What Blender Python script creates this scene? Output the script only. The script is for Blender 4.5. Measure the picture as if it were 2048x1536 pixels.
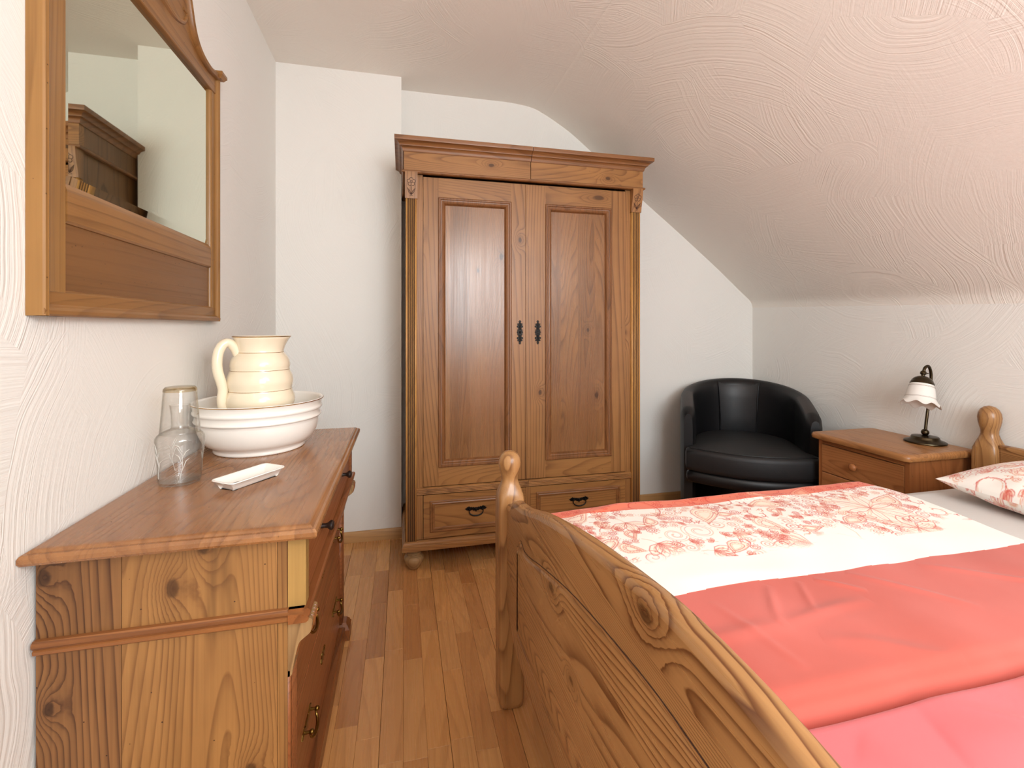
import bpy, bmesh, math, random
import numpy as np
from mathutils import Vector
random.seed(7); np.random.seed(7)
PI = math.pi
C = bpy.context.scene.collection
scene = bpy.context.scene
for o in list(bpy.data.objects): bpy.data.objects.remove(o)

# ---------------------------------------------------------------- camera, world, lights, exposure
cam_d = bpy.data.cameras.new('camera'); cam = bpy.data.objects.new('camera', cam_d); C.objects.link(cam)
cam.location = (0, 0, 1.2); cam.rotation_euler = (PI/2, 0, -math.atan(219/927))
cam_d.sensor_width = 36; cam_d.lens = 927/2048*36; cam_d.shift_y = -(768-655)/2048; cam_d.clip_start = 0.02
scene.camera = cam
w = bpy.data.worlds.new('sky'); scene.world = w; w.use_nodes = True
w.node_tree.nodes['Background'].inputs[0].default_value = (0.75, 0.87, 1.0, 1)
w.node_tree.nodes['Background'].inputs[1].default_value = 1.0
scene.view_settings.view_transform = 'Standard'; scene.view_settings.look = 'None'
scene.view_settings.gamma = 1; scene.view_settings.use_curve_mapping = False
scene.view_settings.exposure = -0.07
scene.cycles.transparent_max_bounces = 24; scene.cycles.max_bounces = 14; scene.cycles.diffuse_bounces = 6
def area(name, loc, target, sx, sy, power, col):
    d = bpy.data.lights.new(name, 'AREA'); d.shape = 'RECTANGLE'; d.size = sx; d.size_y = sy; d.energy = power; d.color = col
    o = bpy.data.objects.new(name, d); C.objects.link(o); o.location = loc
    o.rotation_euler = (Vector(target)-Vector(loc)).to_track_quat('-Z', 'Y').to_euler(); return o
area('window_daylight', (0.95, -1.62, 1.6), (0.95, 0.0, 1.55), 1.15, 1.15, 60, (0.86, 0.95, 1.0))
area('roof_window_daylight', (1.62, -0.72, 1.98), (1.0, -0.45, 1.2), 0.75, 0.9, 23, (0.90, 0.96, 1.0))
def pointlamp(name, loc, power, col, r):
    d = bpy.data.lights.new(name, 'POINT'); d.energy = power; d.color = col; d.shadow_soft_size = r
    o = bpy.data.objects.new(name, d); C.objects.link(o); o.location = loc; return o
pointlamp('added_fill_light', (0.75, -0.6, 1.9), 37, (0.98, 0.98, 0.97), 0.2)  # added fill light behind the camera, flattens the room's lighting

# ---------------------------------------------------------------- colours and node helper
def lin(c): return tuple(((x/255)/12.92 if x/255 <= .04045 else ((x/255+.055)/1.055)**2.4) for x in c)
def rgba(c): return lin(c)+(1,)
def unlin(c): return tuple(255*(12.92*x if x <= .0031308 else 1.055*x**(1/2.4)-.055) for x in c)
class N:
    def __init__(s, name):
        s.m = bpy.data.materials.new(name); s.m.use_nodes = True; s.t = s.m.node_tree; s.t.nodes.clear()
        s.out = s.t.nodes.new('ShaderNodeOutputMaterial')
    def n(s, typ, **kw):
        nd = s.t.nodes.new('ShaderNode'+typ)
        for k, v in kw.items(): setattr(nd, k, v)
        return nd
    def put(s, sock, v):
        if hasattr(v, 'is_linked') or hasattr(v, 'links'): s.t.links.new(v, sock)
        elif v is not None: sock.default_value = v
    def math(s, op, a, b=None, c=None, clamp=False):
        nd = s.n('Math', operation=op, use_clamp=clamp)
        for i, v in enumerate((a, b, c)):
            if v is not None: s.put(nd.inputs[i], v)
        return nd.outputs[0]
    def vm(s, op, a, b=None):
        nd = s.n('VectorMath', operation=op); s.put(nd.inputs[0], a)
        if b is not None:
            s.put(nd.inputs[3 if op == 'SCALE' else 1], b)
        return nd.outputs['Value' if op in ('LENGTH', 'DISTANCE') else 'Vector']
    def mix(s, f, a, b, blend='MIX'):
        nd = s.n('Mix', data_type='RGBA', blend_type=blend, clamp_factor=True)
        s.put(nd.inputs[0], f); s.put(nd.inputs[6], a); s.put(nd.inputs[7], b); return nd.outputs[2]
    def noise(s, vec, scale, detail=2, rough=.5, dist=0):
        nd = s.n('TexNoise'); s.put(nd.inputs['Vector'], vec); nd.inputs['Scale'].default_value = scale
        nd.inputs['Detail'].default_value = detail; nd.inputs['Roughness'].default_value = rough
        nd.inputs['Distortion'].default_value = dist; return nd.outputs['Fac']
    def ramp(s, fac, stops, interp='LINEAR'):
        nd = s.n('ValToRGB'); s.put(nd.inputs[0], fac); e = nd.color_ramp.elements; nd.color_ramp.interpolation = interp
        while len(e) > 1: e.remove(e[-1])
        e[0].position = stops[0][0]; v = stops[0][1]; e[0].color = v if isinstance(v, tuple) else (v, v, v, 1)
        for p, v in stops[1:]:
            x = e.new(p); x.color = v if isinstance(v, tuple) else (v, v, v, 1)
        return nd.outputs[0]
    def sstep(s, v, a, b):
        nd = s.n('MapRange', interpolation_type='SMOOTHSTEP'); s.put(nd.inputs[0], v)
        nd.inputs[1].default_value = a; nd.inputs[2].default_value = b; nd.inputs[3].default_value = 0; nd.inputs[4].default_value = 1
        return nd.outputs[0]
    def bsdf(s, color, rough=.5, metal=0, bump=None, bstr=.3, bdist=.002, spec=.5, coat=0, sheen=0, sss=0):
        b = s.n('BsdfPrincipled'); s.put(b.inputs['Base Color'], color); s.put(b.inputs['Roughness'], rough)
        b.inputs['Metallic'].default_value = metal; b.inputs['Specular IOR Level'].default_value = spec
        b.inputs['Coat Weight'].default_value = coat; b.inputs['Coat Roughness'].default_value = .15
        if sheen: b.inputs['Sheen Weight'].default_value = sheen
        if bump is not None:
            bp = s.n('Bump'); bp.inputs['Strength'].default_value = bstr; bp.inputs['Distance'].default_value = bdist
            s.put(bp.inputs['Height'], bump); s.t.links.new(bp.outputs[0], b.inputs['Normal'])
        s.t.links.new(b.outputs[0], s.out.inputs[0]); return b

def wood(name, light, dark, axis='Z', flat=None, ring=34, across=10, contrast=.6, knots=.5, rough=.38, fiber=.35, var=.22,
         tint=None, objvar=0, kscale=5.0, spec=.4, dirt=0, nscale=3.2, boards=0, klist=(), bvar=.3, aged=1, k=(.74, .72, .58)):
    light, dark, tint = [None if c is None else unlin(tuple(x*y*(1 if q != 1 else .85) for x, y in zip(lin(c), k))) for q, c in enumerate((light, dark, tint))]
    s = N(name)
    tc = s.n('TexCoord').outputs['Object']; oi = s.n('ObjectInfo').outputs['Random']
    off = s.vm('SCALE', (7.3, 3.1, 5.7), oi)
    P = s.vm('ADD', tc, off)
    ia = 'XYZ'.index(axis); iflat = None if flat is None else 'XYZ'.index(flat)
    st = [1, 1, 1]; st[ia] = .10
    if iflat is not None: st[iflat] = .35
    S = s.vm('MULTIPLY', P, tuple(st))
    ac = [i for i in range(3) if i != ia and i != iflat][0]
    if boards:
        sp0 = s.n('SeparateXYZ'); s.put(sp0.inputs[0], tc)
        bi = s.math('FLOOR', s.math('DIVIDE', s.math('ADD', sp0.outputs[ac], 9.13), boards))
        wn = s.n('TexWhiteNoise', noise_dimensions='1D'); s.put(wn.inputs['W'], s.math('ADD', bi, oi)); bt = wn.outputs['Value']
        S = s.vm('ADD', S, s.vm('SCALE', (3.1, 5.3, 4.7), bt))
    n1 = s.noise(S, nscale, 1.5, .45)
    ks = [1, 1, 1]; ks[ia] = .42
    if iflat is not None: ks[iflat] = .0
    kv = s.vm('ADD', s.vm('MULTIPLY', tc, tuple(ks)), off)
    if iflat is not None:
        pass
    vor = s.n('TexVoronoi', feature='F1'); s.put(vor.inputs['Vector'], kv); vor.inputs['Scale'].default_value = kscale
    sep = s.n('SeparateColor'); s.put(sep.inputs[0], vor.outputs['Color'])
    gate = s.math('GREATER_THAN', sep.outputs[0], 1-knots)
    size = s.math('MULTIPLY_ADD', sep.outputs[1], .055, .035)
    d = vor.outputs['Distance']
    dn = s.math('DIVIDE', d, size)
    kb = s.math('MULTIPLY', gate, s.math('POWER', s.math('MAXIMUM', s.math('SUBTRACT', 1, s.math('DIVIDE', dn, 5.0)), 0), 2))
    core = s.math('MULTIPLY', gate, s.math('SUBTRACT', 1, s.sstep(dn, .65, 1.1)))
    for kx, ky, kz, kr in klist:
        sc = [1, 1, 1]; sc[ia] = .62
        if iflat is not None: sc[iflat] = .05
        dd = s.math('DIVIDE', s.vm('LENGTH', s.vm('MULTIPLY', s.vm('SUBTRACT', tc, (kx, ky, kz)), tuple(sc))), kr)
        dd = s.math('ADD', dd, s.math('MULTIPLY', s.math('SUBTRACT', s.noise(tc, 90, 2), .5), .5))
        kb = s.math('MAXIMUM', kb, s.math('POWER', s.math('MAXIMUM', s.math('SUBTRACT', 1, s.math('DIVIDE', dd, 5.5)), 0), 2))
        core = s.math('MAXIMUM', core, s.math('SUBTRACT', 1, s.sstep(dd, .6, 1.1)))
    sp = s.n('SeparateXYZ'); s.put(sp.inputs[0], P)
    v = s.math('ADD', s.math('MULTIPLY', n1, ring), s.math('MULTIPLY', sp.outputs[ac], across))
    wob = s.noise(S, 22, 2)
    v = s.math('ADD', v, s.math('MULTIPLY', wob, .55))
    v = s.math('ADD', v, s.math('MULTIPLY', kb, 5.0))
    fr = s.math('FRACT', v)
    rings = s.ramp(fr, [(0, .05), (.35, .08), (.62, .25), (.84, .8), (.92, 1.0), (1, .05)])
    fs = [150, 150, 150]; fs[ia] = 3.0
    fib = s.noise(s.vm('MULTIPLY', P, tuple(fs)), 1.0, 2, .6)
    streak = s.noise(s.vm('MULTIPLY', S, (6, 6, 6)), 4.0, 3, .6)
    blot = s.noise(P, 2.6, 3, .55)
    f = s.math('MULTIPLY', rings, s.math('MULTIPLY', contrast, s.math('MULTIPLY_ADD', streak, 1.0, .5)))
    f = s.math('ADD', f, s.math('MULTIPLY', s.math('SUBTRACT', fib, .5), fiber*1.6))
    f = s.math('ADD', f, s.math('MULTIPLY', s.math('SUBTRACT', blot, .5), var*4), clamp=True)
    col = s.mix(f, rgba(light), rgba(dark))
    if boards: col = s.mix(1, col, s.mix(bt, tuple([1+bvar*.35]*3)+(1,), (1-bvar*.75, 1-bvar*.9, 1-bvar, 1)), 'MULTIPLY')
    if tint: col = s.mix(s.sstep(s.noise(P, 1.7, 2), .42, .68), col, s.mix(.5, col, rgba(tint)))
    if objvar:
        tones = s.ramp(oi, [(0, (1.12, 1.12, 1.08, 1)), (.2, (.94, .86, .78, 1)), (.36, (.72, .60, .50, 1)), (.48, (1.16, 1.12, 1.0, 1)), (.66, (.84, .70, .60, 1)), (.82, (1.02, .96, .88, 1))], 'CONSTANT')
        col = s.mix(objvar, col, s.mix(1, col, tones, 'MULTIPLY'))
    kd = tuple(x*.33 for x in lin(dark))+(1,)
    col = s.mix(s.math('MULTIPLY', s.math('POWER', kb, 1.6), .55), col, rgba(dark))
    col = s.mix(s.math('MULTIPLY', core, .7), col, kd)
    if dirt:
        dn2 = s.sstep(s.noise(S, 9, 4, .65), .62, .74)
        col = s.mix(s.math('MULTIPLY', dn2, dirt), col, kd)
    if aged:
        v2 = s.n('TexVoronoi', feature='F1'); s.put(v2.inputs['Vector'], P); v2.inputs['Scale'].default_value = 55
        sp2 = s.n('SeparateColor'); s.put(sp2.inputs[0], v2.outputs['Color'])
        hole = s.math('MULTIPLY', s.math('GREATER_THAN', sp2.outputs[0], .88), s.math('SUBTRACT', 1, s.sstep(v2.outputs['Distance'], .05, .11)))
        col = s.mix(s.math('MULTIPLY', hole, .8*aged), col, kd)
        age = s.sstep(s.noise(s.vm('MULTIPLY', S, (1, 1, 1)), 5.5, 5, .65), .5, .78)
        col = s.mix(s.math('MULTIPLY', age, .45*aged), col, tuple(x*.75 for x in lin(dark))+(1,))
    rr = s.math('MULTIPLY_ADD', fib, .18, rough-.09)
    hb = s.math('ADD', s.math('MULTIPLY', fib, .5), s.math('MULTIPLY', rings, -.25))
    s.bsdf(col, rr, bump=hb, bstr=.12, bdist=.0015, spec=spec)
    return s.m

def plain(name, c, rough=.5, metal=0, spec=.5, nvar=0, nscale=40, bstr=0, bdist=.001, coat=0, sheen=0):
    s = N(name); tc = s.n('TexCoord').outputs['Object']; nz = s.noise(tc, nscale, 3)
    col = rgba(c)
    if nvar: col = s.mix(s.math('MULTIPLY', nz, nvar), rgba(c), tuple(x*.45 for x in lin(c))+(1,))
    s.bsdf(col, rough, metal, bump=nz if bstr else None, bstr=bstr, bdist=bdist, spec=spec, coat=coat, sheen=sheen); return s.m

def plaster(name, c, bstr=.55, amp=1.0):
    s = N(name); P = s.n('TexCoord').outputs['Object']
    def layer(scale, freq, offs):
        q = s.vm('ADD', P, offs)
        warp = s.n('TexNoise'); s.put(warp.inputs['Vector'], q); warp.inputs['Scale'].default_value = 3.0
        q2 = s.vm('ADD', q, s.vm('SCALE', s.vm('SUBTRACT', warp.outputs['Color'], (.5, .5, .5)), .05))
        vor = s.n('TexVoronoi', feature='F1'); s.put(vor.inputs['Vector'], q2); vor.inputs['Scale'].default_value = scale
        cen = vor.outputs['Position']
        rnd = s.vm('SCALE', s.vm('SUBTRACT', vor.outputs['Color'], (.5, .5, .5)), 1.9)
        dist = s.vm('LENGTH', s.vm('ADD', s.vm('SUBTRACT', q2, cen), rnd))
        dist = s.math('ADD', dist, s.math('MULTIPLY', s.noise(q, 7, 2), .006))
        lines = s.noise(None, freq, 3, .65)
        nd = lines.node; nd.noise_dimensions = '1D'; s.put(nd.inputs['W'], dist)
        return lines
    a = layer(1.7, 105, (0, 0, 0)); b = layer(2.6, 140, (3.3, 1.7, 5.1))
    mask = s.sstep(s.noise(P, 2.2, 2), .42, .6)
    h = s.math('ADD', s.math('MULTIPLY', a, mask), s.math('MULTIPLY', b, s.math('SUBTRACT', 1, mask)))
    pres = s.math('MULTIPLY_ADD', s.sstep(s.noise(P, 1.4, 2), .4, .62), .75, .25)
    h = s.math('MULTIPLY', h, s.math('MULTIPLY', pres, amp))
    h = s.math('ADD', h, s.math('MULTIPLY', s.noise(P, 60, 3), .18))
    col = s.mix(s.math('MULTIPLY', s.noise(P, 2, 3), .25), rgba(c), tuple(x*.93 for x in lin(c))+(1,))
    s.bsdf(col, .85, bump=h, bstr=bstr, bdist=.004, spec=.2); return s.m

M = {}
M['wall'] = plaster('wall_plaster', (236, 234, 229), .6); M['ceil'] = plaster('ceiling_plaster', (240, 235, 227), .75)
WL, WD = (190, 138, 92), (120, 76, 47)
wk = lambda *pts: [(x-.64, y-2.6, z, r) for x, y, z, r in pts]
M['ward_z'] = wood('wardrobe_wood_upright', WL, WD, 'Z', 'Y', k=(0.62, 0.58, 0.46), nscale=2.0, ring=42, across=60, rough=.36, knots=.3, klist=wk((.594, 2.332, 1.654, .010), (.702, 2.332, .859, .009)))
M['ward_panel'] = wood('wardrobe_panel_wood', (172, 124, 84), (108, 68, 44), 'Z', 'Y', k=(0.68, 0.65, 0.54), ring=70, across=30, contrast=.5, rough=.27, tint=(150, 104, 76), spec=.55, knots=.15, boards=.098, bvar=.22, klist=wk((.497, 2.342, 1.566, .012), (.375, 2.342, 1.491, .008), (.974, 2.342, 1.187, .008), (1.025, 2.342, .834, .012)))
M['ward_x'] = wood('wardrobe_wood_crosswise', (190, 138, 90), (124, 78, 48), 'X', 'Y', k=(0.63, 0.59, 0.47), ring=55, across=25, contrast=.5, rough=.36, knots=.2, klist=wk((.439, 2.312, 2.022, .010), (1.078, 2.312, 2.003, .010)))
M['ward_side'] = wood('wardrobe_side_wood', (140, 100, 70), (84, 56, 38), 'Z', 'X', ring=50)
M['ward_pil'] = wood('wardrobe_pilaster_wood', (204, 154, 100), (150, 98, 60), 'Z', 'Y', k=(.9, .86, .66), ring=50, across=30, contrast=.35, knots=.2)
M['ward_dark'] = wood('wardrobe_moulding_wood', (160, 110, 72), (98, 60, 38), 'X', 'Y', k=(0.68, 0.64, 0.52), ring=50, knots=.1, contrast=.45)
M['ward_darkz'] = wood('wardrobe_moulding_wood_upright', (154, 104, 68), (92, 56, 36), 'Z', 'Y', k=(0.68, 0.64, 0.52), ring=50, knots=.1, contrast=.45)
M['ward_foot'] = wood('worn_pale_foot_wood', (188, 150, 112), (120, 84, 56), 'Z', None, dirt=.5, rough=.5)
dk = lambda *pts: [(x+.43, y-1.485, z, r) for x, y, z, r in pts]
M['side_wood'] = wood('dresser_side_wood', (196, 146, 92), (128, 82, 48), 'Z', 'Y', k=(0.66, 0.62, 0.52), ring=62, across=34, contrast=.6, aged=1.5, rough=.45, dirt=.45, tint=(158, 110, 68), knots=.12, var=.34, klist=dk((-.439, 1.037, .688, .013), (-.386, 1.037, .768, .014), (-.30, 1.037, .30, .012)))
M['side_wood_dark'] = wood('dresser_side_board_wood', (172, 124, 80), (98, 60, 38), 'Z', 'Y', k=(0.68, 0.64, 0.54), ring=46, across=26, contrast=.8, aged=1.4, rough=.45, dirt=.5, knots=.2, var=.3, klist=dk((-.641, 1.037, .489, .010), (-.648, 1.037, .735, .012)))
M['post_wood'] = wood('dresser_corner_wood', (196, 156, 100), (150, 106, 62), 'Z', 'Y', ring=40, contrast=.4, knots=.2, dirt=.25)
M['dtop'] = wood('dresser_top_wood', (180, 130, 90), (116, 72, 46), 'Y', 'Z', k=(0.84, 0.78, 0.62), ring=56, across=26, contrast=.5, rough=.26, tint=(146, 100, 68), spec=.6, kscale=3.6, knots=.25, var=.28, boards=.17, bvar=.2)
M['dfront'] = wood('dresser_drawer_wood', (162, 100, 64), (104, 58, 36), 'Y', 'X', k=(0.86, 0.82, 0.68), ring=50, across=25, contrast=.5, rough=.33, knots=.2)
M['dmould'] = wood('dresser_moulding_wood', (172, 114, 72), (112, 66, 40), 'X', 'Z', k=(0.76, 0.72, 0.58), ring=40, knots=.1)
M['dmouldy'] = wood('dresser_front_moulding_wood', (162, 100, 62), (108, 60, 36), 'Y', 'Z', ring=40, knots=.1, rough=.3)
M['mir_z'] = wood('mirror_frame_wood_upright', (182, 134, 84), (136, 92, 54), 'Z', 'X', k=(0.7, 0.69, 0.56), ring=45, contrast=.35, knots=.1, rough=.34)
M['mir_y'] = wood('mirror_frame_wood_crosswise', (174, 124, 78), (118, 76, 44), 'Y', 'X', k=(0.7, 0.69, 0.56), ring=45, contrast=.4, knots=.12, rough=.36)
M['mir_panel'] = wood('mirror_panel_wood', (148, 104, 68), (114, 76, 48), 'Y', 'X', contrast=.3, knots=0, rough=.4)
BL, BD = (202, 154, 104), (134, 84, 48)
bk = lambda *pts: [(x-1.38, y-.45, z, r) for x, y, z, r in pts]
M['bed_y'] = wood('bed_pine_crosswise', BL, BD, 'Y', 'X', k=(0.7, 0.66, 0.58), aged=.35, ring=100, across=46, contrast=1.0, knots=.12, rough=.3, kscale=3.8, spec=.5, boards=.132, bvar=.16, klist=bk((.322, .562, .817, .013), (.315, .953, .639, .011), (.315, .832, .529, .007)))
M['bed_z'] = wood('bed_pine_post', BL, BD, 'Z', None, k=(0.7, 0.66, 0.58), aged=.35, ring=50, across=30, contrast=.7, knots=.2, rough=.3, spec=.5)
M['bed_x'] = wood('bed_pine_rail', BL, BD, 'X', 'Y', k=(0.7, 0.66, 0.58), aged=.35, ring=60, contrast=.7)
M['ns_y'] = wood('nightstand_pine_crosswise', (186, 130, 86), (138, 86, 54), 'Y', 'X', k=(0.88, 0.79, 0.66), ring=55, across=25, contrast=.5, knots=.2, rough=.35)
M['ns_top'] = wood('nightstand_pine_top', (188, 138, 92), (140, 94, 58), 'Y', 'Z', k=(0.88, 0.79, 0.66), ring=55, across=25, contrast=.5, knots=.25, rough=.3, boards=.1, bvar=.15)
M['ns_z'] = wood('nightstand_pine_side', (174, 116, 74), (122, 74, 44), 'Z', 'Y', k=(0.88, 0.79, 0.66), ring=50, across=20, contrast=.5, knots=.35, rough=.4)
M['floor'] = wood('beech_parquet', (208, 158, 106), (180, 126, 78), 'Y', 'Z', k=(0.95, 0.9, 0.8), aged=0, ring=30, across=8, contrast=.35, knots=.04, rough=.27, fiber=.25, var=.12, objvar=.8, spec=.45)
M['base'] = wood('baseboard_beech', (206, 162, 114), (168, 122, 80), 'X', 'Y', aged=0, k=(.9, .86, .74), contrast=.35, knots=0, rough=.4)
M['gap'] = plain('dark_seam', (46, 28, 18), .9)
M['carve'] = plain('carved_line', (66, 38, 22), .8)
M['iron'] = plain('blackened_iron', (34, 31, 29), .42, .8, nvar=.5)
M['knob'] = plain('dark_turned_knob', (38, 28, 24), .35)
M['brass'] = plain('aged_brass', (150, 118, 58), .3, 1.0, nvar=.8, nscale=60)
M['bronze'] = plain('dark_bronze', (86, 74, 56), .3, 1.0, nvar=.7, nscale=50)
M['gold'] = plain('gold_line', (186, 142, 70), .25, 1.0)
M['cream'] = plain('cream_glaze', (240, 226, 200), .14, spec=.6, coat=.5)
M['white_glaze'] = plain('white_glaze', (244, 240, 233), .14, spec=.6, coat=.5)
M['leather'] = plain('black_leather', (17, 16, 18), .42, nvar=.4, nscale=18, bstr=.25, bdist=.0015, spec=.45)
M['leather2'] = plain('charcoal_leather', (36, 36, 38), .45, nvar=.4, nscale=30, bstr=.2, bdist=.001)
M['seatfab'] = plain('seat_black_leather', (25, 23, 24), .55, nvar=.4, nscale=120, bstr=.3, bdist=.0008)
M['worn'] = plain('worn_leather', (58, 52, 50), .5, nvar=.8, nscale=60)
M['sheet'] = plain('white_sheet', (214, 210, 206), .85, nvar=.08, nscale=300, bstr=.15, bdist=.0006)
M['opal'] = plain('opal_glass', (238, 234, 228), .25, spec=.5)
M['brownline'] = plain('brown_painted_line', (120, 92, 66), .5)
M['engraved'] = plain('frosted_cut', (214, 212, 206), .6)
M['whitepaint'] = plain('white_paint', (235, 235, 232), .4)
s = N('mirror_glass'); s.bsdf((.74, .77, .65, 1), .02, 1.0); M['mirror'] = s.m
def thin_glass(name, tint, edge):
    s = N(name); tr = s.n('BsdfTransparent'); gl = s.n('BsdfGlossy'); gl.inputs['Roughness'].default_value = .03
    lw = s.n('LayerWeight'); lw.inputs['Blend'].default_value = .5
    col = s.mix(s.math('POWER', lw.outputs['Facing'], 3.0), tint, edge)
    s.put(tr.inputs['Color'], col)
    frf = s.math('MULTIPLY_ADD', s.math('POWER', lw.outputs['Facing'], 3.0), .55, .045)
    ms = s.n('MixShader'); s.put(ms.inputs[0], frf); s.t.links.new(tr.outputs[0], ms.inputs[1]); s.t.links.new(gl.outputs[0], ms.inputs[2])
    s.t.links.new(ms.outputs[0], s.out.inputs[0]); return s.m
M['glass'] = thin_glass('clear_glass', (.998, .998, .996, 1), (.60, .56, .48, 1))
M['amber'] = thin_glass('amber_glass', (.90, .84, .72, 1), (.66, .56, .40, 1))
M['pane'] = thin_glass('window_glass', (.97, .98, .98, 1), (.8, .82, .82, 1))
s = N('fill_globe'); em = s.n('Emission'); em.inputs[0].default_value = (1, .86, .68, 1); em.inputs[1].default_value = 3; s.t.links.new(em.outputs[0], s.out.inputs[0]); M['globe'] = s.m  # glow for the made-up pendant at the fill light

def cloth_mat(name, mode):
    s = N(name); at = s.n('Attribute', attribute_name='pattern'); sep = s.n('SeparateColor'); s.put(sep.inputs[0], at.outputs['Color'])
    P = s.n('TexCoord').outputs['Object']
    weave = s.noise(P, 900, 1); soft = s.noise(P, 3.0, 3)
    white = rgba((240, 234, 226))
    if mode == 'duvet':
        coral = s.mix(s.sstep(soft, .35, .65), rgba((188, 92, 80)), rgba((196, 102, 92)))
        zone = at.outputs['Alpha']      # 0 white, .5 red field, 1 coral patterned strip
        z_red = s.math('GREATER_THAN', zone, .75); z_strip = s.math('MULTIPLY', s.math('GREATER_THAN', zone, .25), s.math('LESS_THAN', zone, .75))
        c = s.mix(sep.outputs[2], white, rgba((247, 224, 204)))
        c = s.mix(s.math('MULTIPLY', sep.outputs[1], .75), c, rgba((222, 160, 122)))
        c = s.mix(s.math('MULTIPLY', sep.outputs[0], .95), c, rgba((196, 68, 62)))
        t = s.mix(sep.outputs[2], rgba((226, 120, 92)), rgba((238, 172, 140)))
        t = s.mix(s.math('MULTIPLY', sep.outputs[1], .8), t, rgba((226, 92, 68)))
        t = s.mix(s.math('MULTIPLY', sep.outputs[0], .95), t, rgba((204, 58, 42)))
        col = s.mix(z_strip, c, t); col = s.mix(z_red, col, coral)
    elif mode == 'pillow':
        c = s.mix(sep.outputs[2], white, rgba((246, 222, 202)))
        c = s.mix(s.math('MULTIPLY', sep.outputs[1], .8), c, rgba((220, 156, 118)))
        col = s.mix(s.math('MULTIPLY', sep.outputs[0], .9), c, rgba((206, 82, 72)))
    else:
        col = s.mix(s.sstep(soft, .38, .62), rgba((210, 108, 112)), rgba((204, 96, 88)))
    b = s.bsdf(col, .85, bump=weave, bstr=.12, bdist=.0006, spec=.15, sheen=.15)
    return s.m
M['duvet'] = cloth_mat('duvet_print_cotton', 'duvet'); M['pink'] = cloth_mat('pink_coral_cotton', 'pink'); M['pillow'] = cloth_mat('pillow_print_cotton', 'pillow')

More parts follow.
